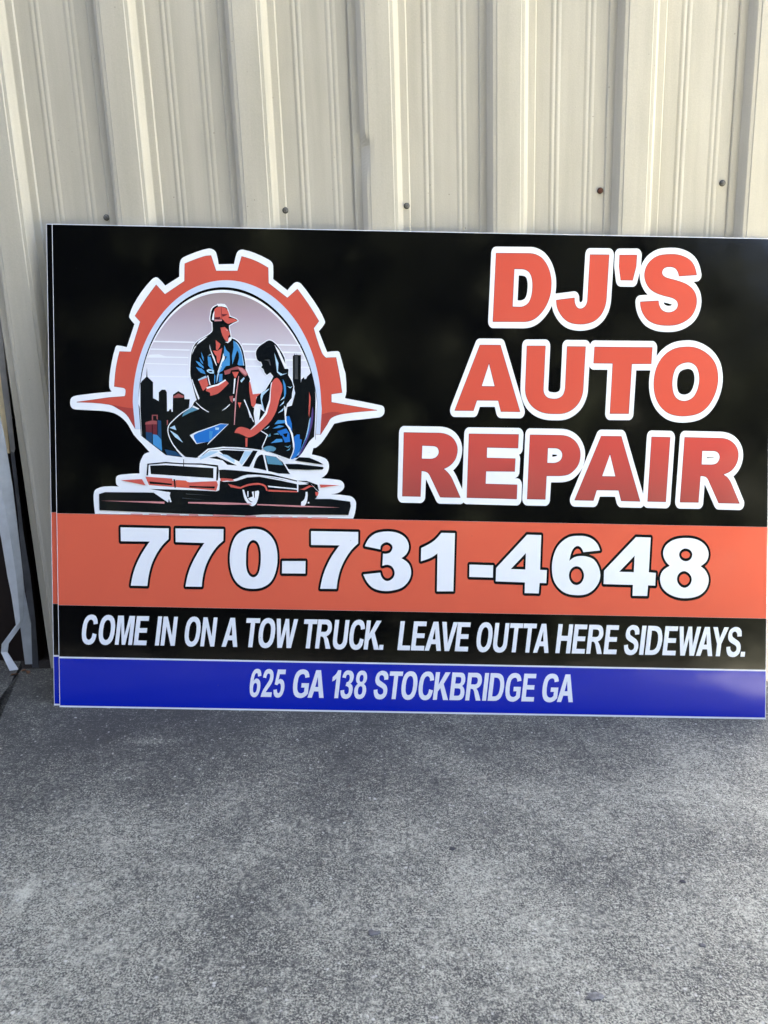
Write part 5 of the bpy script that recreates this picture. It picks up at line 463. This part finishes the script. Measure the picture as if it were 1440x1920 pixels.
["car","white",[[4588,5483,4600,5392,4620,5304,4654,5222,4696,5161,4750,5109,4815,5078,4849,5079,4882,5096,4910,5122,4931,5152,4965,5241,4984,5334,4996,5430,4961,5473,4947,5368,4916,5269,4891,5226,4857,5189,4815,5171,4774,5182,4739,5214,4712,5252,4663,5357,4629,5469]]],
["car","white",[[4816,5428,4972,5459,4979,5388,4977,5319,4959,5255,4931,5217,4890,5190,4844,5181,4797,5195,4756,5226,4718,5266,4843,5312]]],
["car","white",[[6136,5444,6180,5444,6187,5356,6181,5269,6167,5207,6144,5147,6110,5094,6087,5081,6057,5081,6023,5087,6028,5195,6075,5227,6109,5269,6131,5354]]],
["car","white",[[4705,5441,4734,5441,4735,5296,4706,5310]]],
["car","white",[[2728,5402,2777,5403,2851,5157,2813,5147]]],
["car","white",[[6191,5197,6226,5197,6226,5159,6191,5159]]],
["car","ink",[[4862,5443,4891,5449,4892,5283,4872,5283]]],
["car","pink",[[1107,5168,2357,5165,2677,5160,2677,5111,2357,5124]]],
["car","pink",[[3258,5161,4131,5163,4800,5142,4815,5113,4131,5105,3258,5127]]],
["car","pink",[[4946,5132,5994,5107,6984,5067,5994,5069,4946,5103]]],
["car","slate",[[3199,5370,3839,5323,3199,5350]]],
["car","slate",[[3112,5262,3694,5216,3112,5244]]],
["car","redlt",[[2950,5696,3197,5684,3256,5641,3256,5525,2980,5522]]],
["fragments","pink",[[1849,4859,2125,4854,2184,4828,1849,4830]]],
["fragments","pink",[[2300,4856,2576,4853,2605,4827,2300,4827]]],
["fragments","pink",[[2736,4849,3042,4853,3071,4824,2722,4820]]],
["fragments","pink",[[3289,4862,3493,4859,3522,4824,3275,4821]]],
["fragments","pink",[[3871,4863,4220,4853,4395,4826,3871,4819]]],
["fragments","pink",[[5297,4828,5472,4830,5516,4795,5254,4792]]],
["fragments","pink",[[5574,4825,5807,4828,5851,4794,5560,4790]]],
["fragments","pink",[[5938,4824,6186,4827,6215,4792,5924,4789]]],
["fragments","pink",[[6288,4822,6681,4821,6696,4789,6282,4787]]],
["fragments","pink",[[4657,4843,4919,4838,4934,4806,4651,4808]]],
]
# ------------------------------------------------------------------ ground
G0 = Vector((-0.85631, -0.28227, 0.16134)); GN = Vector((0.051996, 0, 0.998647))
def gz(x): return G0.z - GN.x / GN.z * (x - G0.x)
gx_axis = Vector((GN.z, 0, -GN.x))
GM = Matrix(((GN.z, 0, GN.x, 0), (0, 1, 0, 0), (-GN.x, 0, GN.z, gz(0)), (0, 0, 0, 1)))   # slab frame: x down the slope, y to the wall, z up

def slab(name, outline, mat, depth=0.09):
    """outline: (x, y) list counter-clockwise in the slab frame"""
    n = len(outline)
    v = [(x, y, 0) for x, y in outline] + [(x, y, -depth) for x, y in outline]
    f = [tuple(range(n))] + [(i, i + n, (i + 1) % n + n, (i + 1) % n) for i in range(n)]
    o = obj(name, v, f, mat)
    o.matrix_world = GM
    o['kind'] = 'structure'
    return o

def joint_x(y): return -1.072 - 0.275 * y
jy = [-0.07 - 0.035 * i for i in range(34)] + [-1.6, -2.4, -4, -8, -20]
jr = [(joint_x(y) + 0.006 + random.uniform(-0.0035, 0.0035), y) for y in jy]
jl = [(joint_x(y) - 0.006 + random.uniform(-0.004, 0.003), y) for y in jy]
back = [(x, -0.068 + random.uniform(-0.006, 0.006)) for x in [0.96 - 0.06 * i for i in range(33)]]
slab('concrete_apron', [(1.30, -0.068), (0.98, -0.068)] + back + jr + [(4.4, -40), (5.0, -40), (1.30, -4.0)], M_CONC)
slab('concrete_lot', [(40, 8), (1.306, 8), (1.306, -4.0), (5.01, -40), (40, -40)], M_LOT)
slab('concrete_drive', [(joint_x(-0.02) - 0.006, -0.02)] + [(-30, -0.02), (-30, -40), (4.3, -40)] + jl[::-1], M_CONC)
dirt = plain('joint_dirt', (0.035, 0.030, 0.026), 0.95, 0.2, 0, 0.5, 90)
o = obj('soil', [(-30, -40, -0.055), (40, -40, -0.055), (40, 8, -0.055), (-30, 8, -0.055)], [(0, 1, 2, 3)], dirt)
o.matrix_world = GM; o['kind'] = 'structure'

# ------------------------------------------------------------------ corrugated steel wall
IN = 0.0254
PITCH = 0.3048
FOOT1 = -0.6955                        # left foot of the second rib
HR = 0.95 * IN
def rib_profile(k):
    """(x, y) of one 12 inch module starting at the left foot of rib k, y negative = towards the viewer"""
    x0 = FOOT1 + (k - 1) * PITCH
    c = x0 + 2.70 * IN
    p = [(-2.70, 0), (-2.58, .15), (-2.40, .16), (-1.98, .17), (-1.92, .20), (-1.50, 1.00), (-1.44, 1.06), (-1.16, 1.09), (-1.08, 1.16), (-0.6, 1.165), (0, 1.17), (0.6, 1.165),
         (1.08, 1.16), (1.16, 1.09), (1.44, 1.06), (1.50, 1.00), (1.92, .20), (1.98, .17), (2.40, .16), (2.58, .15), (2.70, 0),
         (4.00, 0), (4.20, .058), (4.31, .058), (4.50, .006), (4.68, .058), (4.79, .058), (5.00, 0),
         (7.18, 0), (7.38, .058), (7.49, .058), (7.68, .006), (7.86, .058), (7.97, .058), (8.18, 0)]
    return [(c + a * IN, -h * IN) for a, h in p]

def panel(name, ribs, z1, tail, lap, dent=None, parent=None):
    prof = []
    for k in ribs: prof += rib_profile(k)
    prof = prof + tail
    if dent:
        zs = [0.0, 0.4, 0.8, 1.1, 1.25, 1.34] + [1.36 + 0.008 * i for i in range(26)] + [1.62, 1.8, 2.1, 2.5, 3.0, 5.0, z1]
    else:
        zs = [0.0, 0.3, 0.6, 0.9, 1.1, 1.25, 1.4, 1.55, 1.7, 1.85, 2.1, 2.5, 3.0, 5.0, z1]
    v, f = [], []
    n = len(prof)
    for z in zs:
        for x, y in prof:
            w = noise.noise((x * 5, z * 1.7, 3.1)) * 0.0008
            dy, dx = 0.0, 0.0
            if dent:
                ex = math.exp(-((x - dent[0]) / 0.0085) ** 2)
                q = z - dent[1]
                ez = math.exp(-(q / (0.020 if q > 0 else 0.055)) ** 2)
                if y < -0.004: dy = 0.006 * ex * ez; dx = 0.007 * ex * ez
                pan = math.exp(-((x - dent[0] - 0.02) / 0.05) ** 2) * math.exp(-(q / 0.06) ** 2)
                dy += 0.0012 * pan
            if lap and x == prof[0][0]: dy -= 0.0022            # the lapped edge stands off a little
            v.append((x + dx, y + w + dy - lap, z))
    for r in range(len(zs) - 1):
        for i in range(n - 1):
            a = r * n + i
            f.append((a, a + 1, a + n + 1, a + n))
    # turned edge of the sheet on the lap side
    b0 = len(v)
    for z in zs:
        x, y = prof[0]
        v.append((x + 0.001, y - lap + 0.0016, z))
    for r in range(len(zs) - 1):
        f.append((b0 + r, r * n, (r + 1) * n, b0 + r + 1))
    return obj(name, v, f, M_WALL, parent)

WALL_TOP = 7.5
CORNER_X = 0.975
building = empty('metal_wall', Matrix.Translation((0, 0, 0)))
tag(building, 'cream ribbed metal building wall behind the sign', 'wall')
ends = [rib_profile(3)[0][0], rib_profile(6)[0][0]]
pA = panel('wall_panel', [0, 1, 2], WALL_TOP, [(ends[0], 0), (ends[0] + 0.03, 0)], 0.0, parent=building)
pB = panel('wall_panel', [3, 4, 5], WALL_TOP, [(ends[1], 0), (ends[1] + 0.03, 0)], 0.0028, dent=(-0.0545, 1.4685), parent=building)
tail = [p for p in rib_profile(6) if p[0] < CORNER_X]
pC = panel('wall_panel', [6], WALL_TOP, [], 0.0030, parent=building)
me = pC.data                                            # cut the last sheet off at the corner
bm = bmesh.new(); bm.from_mesh(me)
bmesh.ops.bisect_plane(bm, geom=bm.verts[:] + bm.edges[:] + bm.faces[:], plane_co=(CORNER_X, 0, 0), plane_no=(1, 0, 0), clear_outer=True)
bm.to_mesh(me); bm.free()
def box(name, lo, hi, mat, parent=None):
    (a, b, c), (d, e, f_) = lo, hi
    v = [(a, b, c), (d, b, c), (d, e, c), (a, e, c), (a, b, f_), (d, b, f_), (d, e, f_), (a, e, f_)]
    return obj(name, v, [(3, 2, 1, 0), (4, 5, 6, 7), (0, 1, 5, 4), (1, 2, 6, 5), (2, 3, 7, 6), (3, 0, 4, 7)], mat, parent)
box('corner_trim', (CORNER_X + 0.001, -0.03, 0.0), (CORNER_X + 0.012, 0.06, WALL_TOP), M_WALL, building)
M_DARK = plain('unlit_interior', (0.03, 0.027, 0.025), 0.9, 0.2)
def prism(name, quad, z0, z1, mat, parent=None):
    v = [(x, y, z0) for x, y in quad] + [(x, y, z1) for x, y in quad]
    return obj(name, v, [(3, 2, 1, 0), (4, 5, 6, 7), (0, 1, 5, 4), (1, 2, 6, 5), (2, 3, 7, 6), (3, 0, 4, 7)], mat, parent)
SK = 0.333                              # unseen end wall and roof edge skewed along the sun, avoiding side shadow
def ex(y, d=0.0): return CORNER_X - SK * y + d
prism('end_wall', [(ex(.062, -.03), .062), (ex(.062), .062), (ex(6.0), 6.0), (ex(6.0, -.03), 6.0)], -0.3, WALL_TOP, M_WALL, building)
prism('roof_sheet', [(-14.3, -0.95), (ex(-.95, .01), -0.95), (ex(6.2, .01), 6.2), (-14.3, 6.2)], WALL_TOP + 0.004, WALL_TOP + 0.05, M_WALL, building)  # overhang is out of view, added to block high sky
prism('back_wall', [(-14.2, 6.01), (ex(6.01), 6.01), (ex(6.05), 6.05), (-14.2, 6.05)], -0.3, WALL_TOP, M_WALL, building)
prism('far_wall', [(-14.2, -0.02), (-14.0, -0.02), (-14.0, 6.0), (-14.2, 6.0)], -0.3, WALL_TOP, M_WALL, building)
box('door_header', (-13.99, 0.0, 2.7), (FOOT1 - PITCH - 0.004, 0.03, WALL_TOP), M_WALL, building)

# screws
M_SCREW = plain('zinc_screw', (0.22, 0.22, 0.21), 0.45, 0.5, 0.6, 0.5, 400)
M_RUST = plain('rusted_screw', (0.16, 0.065, 0.04), 0.8, 0.3, 0.0, 0.6, 500)
M_RUBBER = plain('washer_rubber', (0.03, 0.03, 0.03), 0.8, 0.3)
def screw_mesh(m):
    v, f, mi = [], [], []
    def ring(r, y, n, ph=0): 
        s = len(v)
        for i in range(n):
            a = 2 * math.pi * i / n + ph
            v.append((r * math.cos(a), y, r * math.sin(a)))
        return s
    N_ = 18
    a = ring(0.0074, 0.0, N_); b = ring(0.0074, -0.0018, N_); c = ring(0.0062, -0.0026, N_); d = ring(0.0052, -0.0032, N_)
    for p, q, mm in ((a, b, 1), (b, c, 1), (c, d, 0)):
        for i in range(N_): f.append((p + i, p + (i + 1) % N_, q + (i + 1) % N_, q + i)); mi.append(mm)
    f.append(tuple(range(d, d + N_))); mi.append(0)
    e = ring(0.0041, -0.0028, 6, .3); h = ring(0.0041, -0.0068, 6, .3); k = ring(0.0036, -0.0076, 6, .3)
    for p, q in ((e, h), (h, k)):
        for i in range(6): f.append((p + i, p + (i + 1) % 6, q + (i + 1) % 6, q + i)); mi.append(0)
    f.append(tuple(range(k, k + 6))); mi.append(0)
    me = bpy.data.meshes.new('screw'); me.from_pydata(v, [], f)
    me.materials.append(m); me.materials.append(M_RUBBER)
    me.polygons.foreach_set('material_index', mi); me.update()
    return me
sm_z, sm_r = screw_mesh(M_SCREW), screw_mesh(M_RUST)
for (x, z, y, me_, par, lab) in ((-0.7012, 1.3342, 0.0, sm_z, pA, None), (-0.2575, 1.3353, -0.003, sm_z, pA, None), (0.0415, 1.3351, -0.0063, sm_z, pB, None),
                       (0.5160, 1.3545, -0.0028, sm_r, pB, 'rust brown screw head'), (0.8140, 1.3616, -0.0028, sm_z, pB, None)):
    s = bpy.data.objects.new('screw', me_); col.objects.link(s); s.parent = par; s.location = (x, y, z)
    s.rotation_euler = (random.uniform(-.06, .06), random.uniform(0, 6), random.uniform(-.06, .06))
    if lab: s['label'] = lab

# ------------------------------------------------------------------ doorway edge on the left
def plate(name, pts, th, mat, parent=None):
    """sheet with the outline pts (x, y, z), th thick away from the viewer"""
    n = len(pts)
    v = [tuple(p) for p in pts] + [(x, y + th, z) for x, y, z in pts]
    f = [tuple(range(n))] + [tuple(range(2 * n - 1, n - 1, -1))] + [(i, i + n, (i + 1) % n + n, (i + 1) % n) for i in range(n)]
    return obj(name, v, f, mat, parent)
M_TRIM = plain('chalky_white_trim', (0.56, 0.60, 0.62), 0.45, 0.4, 0, 0.22, 25)
M_GREY = plain('grey_steel', (0.30, 0.29, 0.27), 0.55, 0.4, 0, 0.4, 18)
M_STEEL = plain('stained_dark_steel', (0.11, 0.115, 0.12), 0.6, 0.4, 0, 0.5, 18)
M_SUNLIT = plain('sunlit_yellow', (0.88, 0.72, 0.42), 0.7, 0.2, 0, 0.2, 30)  # pale yellow raised to paint in the sun on this sliver
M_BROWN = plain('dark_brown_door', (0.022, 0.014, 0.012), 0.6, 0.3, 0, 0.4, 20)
jamb = empty('door_jamb', Matrix.Translation((0, 0, 0)))
tag(jamb, 'stained steel door jamb with a torn end at the left end of the wall', 'door jamb')
def rel(y, pts): return [(x, y, z) for x, z in pts]
plate('upper_jamb', rel(.02, [(-1.004, 2.7), (-1.002, 1.2555), (-1.0046, 1.1516), (-1.0088, 1.0988), (-1.015, .9636), (-1.0178, .8523), (-1.0216, .7641), (-1.026, .7545), (-1.0338, .7587), (-1.0335, .8387), (-1.0323, .9227), (-1.0298, 1.0323), (-1.029, 2.7)]), 0.002, M_GREY, jamb)
plate('lower_jamb', rel(.03, [(-1.0384, .80), (-1.0283, .80), (-1.0369, .5285), (-1.0351, .4049), (-1.0393, .2782), (-1.0500, .1284), (-1.0693, .1289), (-1.0544, .3426), (-1.0545, .4056), (-1.0444, .5893)]), 0.002, M_STEEL, jamb)
plate('inner_trim', rel(-.004, [(-1.0374, .4773), (-1.041, .3699), (-1.0365, .2755), (-1.0504, .155), (-1.0701, .155), (-1.0679, .2447), (-1.0646, .3707)]), 0.002, M_TRIM, jamb)
sliver = plate('sunlit_sliver', rel(.045, [(-1.0414, 2.7), (-1.0414, 1.0185), (-1.0436, .9283), (-1.0466, .8218), (-1.05, .7495), (-1.0572, .7497), (-1.0600, .8222), (-1.0620, 2.7)]), 0.03, M_SUNLIT, jamb)
tr = empty('bent_trim', Matrix.Translation((0, 0, 0)))
tag(tr, 'white metal trim strip bent outwards and kinked at its foot by the doorway', 'trim strip')
# upright: two faces meeting on a fold
L_ = [(-1.083, -.022, .98), (-1.083, -.022, .80), (-1.083, -.022, .6484), (-1.0723, -.024, .531), (-1.0706, -.025, .4258), (-1.0668, -.027, .3722), (-1.0659, -.029, .2775)]
F_ = [(-1.045, -.034, .98), (-1.046, -.034, .80), (-1.045, -.034, .6484), (-1.041, -.036, .531), (-1.040, -.038, .4258), (-1.043, -.038, .3722), (-1.0500, -.034, .2930)]
Rr_ = [(-1.0321, -.030, .9804), (-1.0195, -.030, .80), (-1.0180, -.030, .6700), (-1.0215, -.030, .5441), (-1.0257, -.030, .4243), (-1.0320, -.030, .3650), (-1.0407, -.030, .3094)]
v = []; f = []
for y_off in (0, 0.0016):
    for a, b, c in zip(L_, F_, Rr_): v += [(p[0], p[1] + y_off, p[2]) for p in (a, b, c)]
for i in range(6):
    for j in range(2):
        q = i * 3 + j
        f.append((q, q + 3, q + 4, q + 1)); f.append((q + 21, q + 22, q + 25, q + 24))
    f.append((i * 3 + 2, i * 3 + 5, i * 3 + 26, i * 3 + 23)); f.append((i * 3, i * 3 + 21, i * 3 + 24, i * 3 + 3))
obj('upright', v, f, M_TRIM, tr)
plate('flap', [(-1.0409, -.0302, .3079), (-1.0495, -.0322, .2824), (-1.0829, -.050, .2377), (-1.0869, -.055, .2148), (-1.1017, -.060, .2175), (-1.0995, -.055, .2388), (-1.0668, -.033, .2818)], 0.0016, M_TRIM, tr)
plate('foot', [(-1.1019, -.0605, .2172), (-1.0871, -.0555, .2145), (-1.0535, -.075, .1720), (-1.0715, -.085, .1690)], 0.0016, M_TRIM, tr)
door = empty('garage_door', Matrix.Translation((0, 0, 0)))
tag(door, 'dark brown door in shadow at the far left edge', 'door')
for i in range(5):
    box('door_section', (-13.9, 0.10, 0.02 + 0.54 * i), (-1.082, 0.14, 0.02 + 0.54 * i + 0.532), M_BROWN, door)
# dead leaves and grit swept into the corner
M_LEAF = plain('dead_leaf', (0.16, 0.085, 0.045), 0.85, 0.2, 0, 0.5, 200)
for i, (x, y) in enumerate(((-1.035, -0.085), (-1.018, -0.095), (-1.047, -0.11))):
    w, l = 0.004 + .0015 * i, 0.008 + .002 * i
    v = [(-l, 0, .001), (-l * .3, w, .004), (l * .5, w * .8, .006), (l, 0, .003), (l * .4, -w * .8, .005), (-l * .4, -w, .002), (0, 0, .0015)]
    o = obj('dead_leaf', v, [(6, 0, 1), (6, 1, 2), (6, 2, 3), (6, 3, 4), (6, 4, 5), (6, 5, 0)], M_LEAF)
    o.location = (x, y, gz(x)); o.rotation_euler = (0.1, 0, i * 1.9)
    tag(o, ['dead brown leaf nearest the bent trim foot', 'dead brown leaf against the wall corner', 'dead brown leaf on the slab joint'][i], 'leaf', 'leaves swept into the doorway corner')

# ------------------------------------------------------------------ signs
SO = Vector((-0.86669, -0.28333, 0.15681)); SX = Vector((0.99894, 0.000816, -0.046032)).normalized()
SU = Vector((0.044881, 0.205603, 0.977606)).normalized(); SN = SX.cross(SU).normalized()
SU = SN.cross(SX)
def sign_matrix(off=(0, 0, 0)):
    o = SO + SX * off[0] + SU * off[1] + SN * off[2]
    return Matrix(((SX.x, SU.x, SN.x, o.x), (SX.y, SU.y, SN.y, o.y), (SX.z, SU.z, SN.z, o.z), (0, 0, 0, 1)))
M_BOARD = plain('white_board', (0.80, 0.82, 0.85), 0.3, 0.5, 0, 0.04, 40)
TL, TR, BR, BL = (-0.0096, 1.1884), (1.7420, 1.1756), (1.7582, -0.0056), (0.0102, 0.0051)
def edge(s, v, inset=0.0):
    """point on the left (s=0) or right (s=1) edge of the board whose height on that edge is v"""
    a, b = (BL, TL) if s == 0 else (BR, TR)
    t = (v - a[1]) / (b[1] - a[1])
    return (a[0] + (b[0] - a[0]) * t + (inset if s == 0 else -inset), v)
def band(name, mat, l0, l1, r0, r1, z, parent, inset=0.0013):
    n = 12
    v, f = [], []
    for i in range(n + 1):
        t = i / n
        a0, a1 = edge(0, l0, inset), edge(0, l1, inset); b0, b1 = edge(1, r0, inset), edge(1, r1, inset)
        v += [(a0[0] + (b0[0] - a0[0]) * t, a0[1] + (b0[1] - a0[1]) * t, z), (a1[0] + (b1[0] - a1[0]) * t, a1[1] + (b1[1] - a1[1]) * t, z)]
    for i in range(n): f.append((2 * i, 2 * i + 2, 2 * i + 3, 2 * i + 1))
    return obj(name, v, f, mat, parent)
def board(parent):
    th = 0.003
    q = [BL, BR, TR, TL]
    v = [(x, y, 0) for x, y in q] + [(x, y, -th) for x, y in q]
    return obj('board', v, [(0, 1, 2, 3), (7, 6, 5, 4)] + [(i, i + 4, (i + 1) % 4 + 4, (i + 1) % 4) for i in range(4)], M_BOARD, parent)
Z0 = 0.00012
def make_sign(name, label, off):
    s = empty(name, sign_matrix(off))
    tag(s, label, 'sign', 'printed signs leaning on the wall')
    board(s)
    band('upper_black_field', INK['black'], 0.4843, 1.1884 - 0.0018, 0.4714, 1.1756 - 0.0018, Z0, s)
    band('orange_band', INK['orange'], 0.2584, 0.4840, 0.2455, 0.4711, Z0, s)
    band('lower_black_band', INK['black'], 0.1308, 0.2581, 0.1180, 0.2452, Z0, s)
    band('blue_band', INK['royal'], 0.0092, 0.1268, -0.0012, 0.1140, Z0, s)
    return s
rear = make_sign('shop_sign', 'rear sign board showing only as a thin strip left of the front sign', (-0.0166, 0.0022, -0.0068))
front = make_sign('shop_sign', "front sign board reading DJ'S AUTO REPAIR with phone number and emblem", (0, 0, 0))

# printed artwork, in the plane of the sign (units 0.1 mm)
def fill(contours, z):
    cu = bpy.data.curves.new('outline', 'CURVE')
    cu.dimensions = '2D'; cu.fill_mode = 'BOTH'
    for c in contours:
        n = len(c) // 2
        sp = cu.splines.new('POLY'); sp.points.add(n - 1)
        sp.points.foreach_set('co', [k for i in range(n) for k in (c[2 * i] * 1e-4, c[2 * i + 1] * 1e-4, 0, 1)])
        sp.use_cyclic_u = True
    o = bpy.data.objects.new('outline', cu); col.objects.link(o)
    dg = bpy.context.evaluated_depsgraph_get()
    me = bpy.data.meshes.new_from_object(o.evaluated_get(dg))
    v = [(p.co.x, p.co.y, z) for p in me.vertices]
    f = []
    for p in me.polygons:
        idx = list(p.vertices)
        a, b, c = (Vector(v[i]) for i in idx[:3])
        f.append(tuple(idx if (b - a).cross(c - a).z > 0 else idx[::-1]))
    bpy.data.objects.remove(o); bpy.data.curves.remove(cu); bpy.data.meshes.remove(me)
    return v, f
NAMES = {'lettering1': 'top_word_print', 'lettering2': 'middle_word_print', 'lettering3': 'bottom_word_print', 'phone': 'phone_number_print', 'slogan': 'slogan_print',
         'address': 'address_print', 'emblem': 'emblem', 'gear': 'gear_print', 'sky': 'sky_print', 'skyline': 'skyline_print', 'man': 'mechanic_print',
         'woman': 'helper_print', 'car': 'car_print', 'fragments': 'cut_off_letter', 'skyline_east': 'skyline_print'}
acc = {}
frag = 0
for k, (o_, c_, cs) in enumerate(ART):
    z = Z0 + 0.0001 + 0.000012 * k
    v, f = fill(cs, z)
    if o_ == 'fragments':
        frag += 1; o_ = 'fragments%d' % frag
    if o_ == 'skyline' and min(p[0] for p in v) > 0.4: o_ = 'skyline_east'
    A = acc.setdefault(o_, dict(v=[], f=[], mi=[], mats=[]))
    if c_ not in A['mats']: A['mats'].append(c_)
    b0 = len(A['v'])
    A['v'] += v; A['f'] += [tuple(i + b0 for i in q) for q in f]; A['mi'] += [A['mats'].index(c_)] * len(f)
parts = {}
for k, A in acc.items():
    base = k.rstrip('0123456789') if k.startswith('frag') else k
    par = parts.get('emblem') if base in ('gear', 'sky', 'skyline', 'skyline_east', 'man', 'woman', 'car', 'fragments') else front
    parts[k] = obj(NAMES[base], A['v'], A['f'], [INK[c] for c in A['mats']], par, midx=A['mi'])

# ------------------------------------------------------------------ dark trees added behind the viewer to darken reflections and block low sky
M_FOL = plain('foliage', (0.022, 0.028, 0.013), 0.6, 0.3, 0, 0.6, 3)
v, f = [], []
rt = random.Random(3)
for (cx, cy, rad, h) in ((-9.5, -7, 3.2, 9), (-6.5, -9, 3.2, 10), (-3.2, -9, 3.4, 11), (0.2, -9.5, 3.4, 11), (3.4, -12, 3.2, 10), (6.6, -14.5, 3.2, 9.5), (10, -16.5, 3.4, 9), (14, -18, 3.4, 9)):
    for i in range(7000):
        z = h * (0.06 + 0.94 * rt.random() ** 0.8)
        rr = rad * math.sqrt(max(0.05, 1 - ((z - h * .45) / (h * .6)) ** 2)) * rt.random() ** 0.4
        a = rt.uniform(0, 6.2832); s = rt.uniform(.2, .42)
        p = Vector((cx + rr * math.cos(a), cy + rr * math.sin(a), z + gz(cx)))
        e1 = Vector((rt.gauss(0, 1), rt.gauss(0, 1), rt.gauss(0, 1))).normalized() * s
        e2 = e1.orthogonal().normalized() * s * .6
        b0 = len(v); v += [p - e1, p + e2, p + e1, p - e2]; f.append((b0, b0 + 1, b0 + 2, b0 + 3))
for i in range(9000):                                   # undergrowth added below the crowns to darken the lower reflection
    p = Vector((rt.uniform(-12, 7), -8.4 + rt.uniform(-.8, .8), 0)); p.z = gz(p.x) + rt.uniform(0, 2.6)
    e1 = Vector((rt.gauss(0, 1), rt.gauss(0, 1), rt.gauss(0, 1))).normalized() * 0.28
    e2 = e1.orthogonal().normalized() * 0.18
    b0 = len(v); v += [p - e1, p + e2, p + e1, p - e2]; f.append((b0, b0 + 1, b0 + 2, b0 + 3))
o = obj('added_tree_line', v, f, M_FOL); o['kind'] = 'stuff'

# ------------------------------------------------------------------ chips and pebbles on the slab
M_CHIP = plain('dark_chip', (0.05, 0.05, 0.055), 0.8, 0.3, 0, 0.4, 120)
def pebble(x, y, r, label, flat=0.45):
    bm = bmesh.new()
    bmesh.ops.create_icosphere(bm, subdivisions=2, radius=r)
    for q in bm.verts:
        k = 1 + 0.35 * noise.noise(q.co * (1.1 / r) + Vector((x * 9, y * 9, 0)))
        q.co = Vector((q.co.x * k * 1.25, q.co.y * k, max(q.co.z * k * flat, -r * 0.2)))
    me = bpy.data.meshes.new('pebble'); bm.to_mesh(me); bm.free(); me.materials.append(M_CHIP)
    o = bpy.data.objects.new('pebble', me); col.objects.link(o)
    o.location = (x, y, gz(x) + r * 0.12)
    tag(o, label, 'pebble', 'dark pebbles on the concrete')
pebble(0.0701, -0.7923, 0.0042, 'dark pebble on the slab below the middle of the sign')
pebble(0.4633, -0.8682, 0.0042, 'dark pebble on the slab towards the right edge')
M_SLATE = plain('slate_chip', (0.13, 0.13, 0.13), 0.7, 0.3, 0, 0.5, 90)
def chip(x, y, rx, ry, mat, label, seed):
    rr = random.Random(seed)
    n = 14
    ang = [2 * math.pi * i / n for i in range(n)]
    rad = [1 + rr.uniform(-.42, .25) for _ in ang]
    v = []
    for k, z in ((1.0, -0.001), (0.92, 0.0016), (0.6, 0.0026)):
        v += [(rx * k * r * math.cos(a), ry * k * r * math.sin(a), z + rr.uniform(-.0003, .0003)) for a, r in zip(ang, rad)]
    v.append((0, 0, 0.0024))
    f = []
    for l in range(2):
        for i in range(n): f.append((l * n + i, l * n + (i + 1) % n, (l + 1) * n + (i + 1) % n, (l + 1) * n + i))
    for i in range(n): f.append((2 * n + i, 2 * n + (i + 1) % n, 3 * n))
    o = obj('stone_chip', v, f, mat)
    o.matrix_world = Matrix.Translation((x, y, gz(x))) @ GM.to_3x3().to_4x4()
    tag(o, label, 'stone chip', 'stone chips set in the concrete')
chip(-0.0713, -0.9971, 0.010, 0.007, M_SLATE, 'dark heart shaped stone chip low in the middle of the slab', 2)
M_PALE = plain('pale_chip', (0.20, 0.20, 0.19), 0.8, 0.3, 0, 0.75, 130)
chip(0.2464, -1.1100, 0.015, 0.007, M_PALE, 'largest flat grey stone chip near the bottom right', 5)
chip(0.4402, -1.0112, 0.006, 0.0045, M_SLATE, 'small dark stone chip near the right edge', 9)
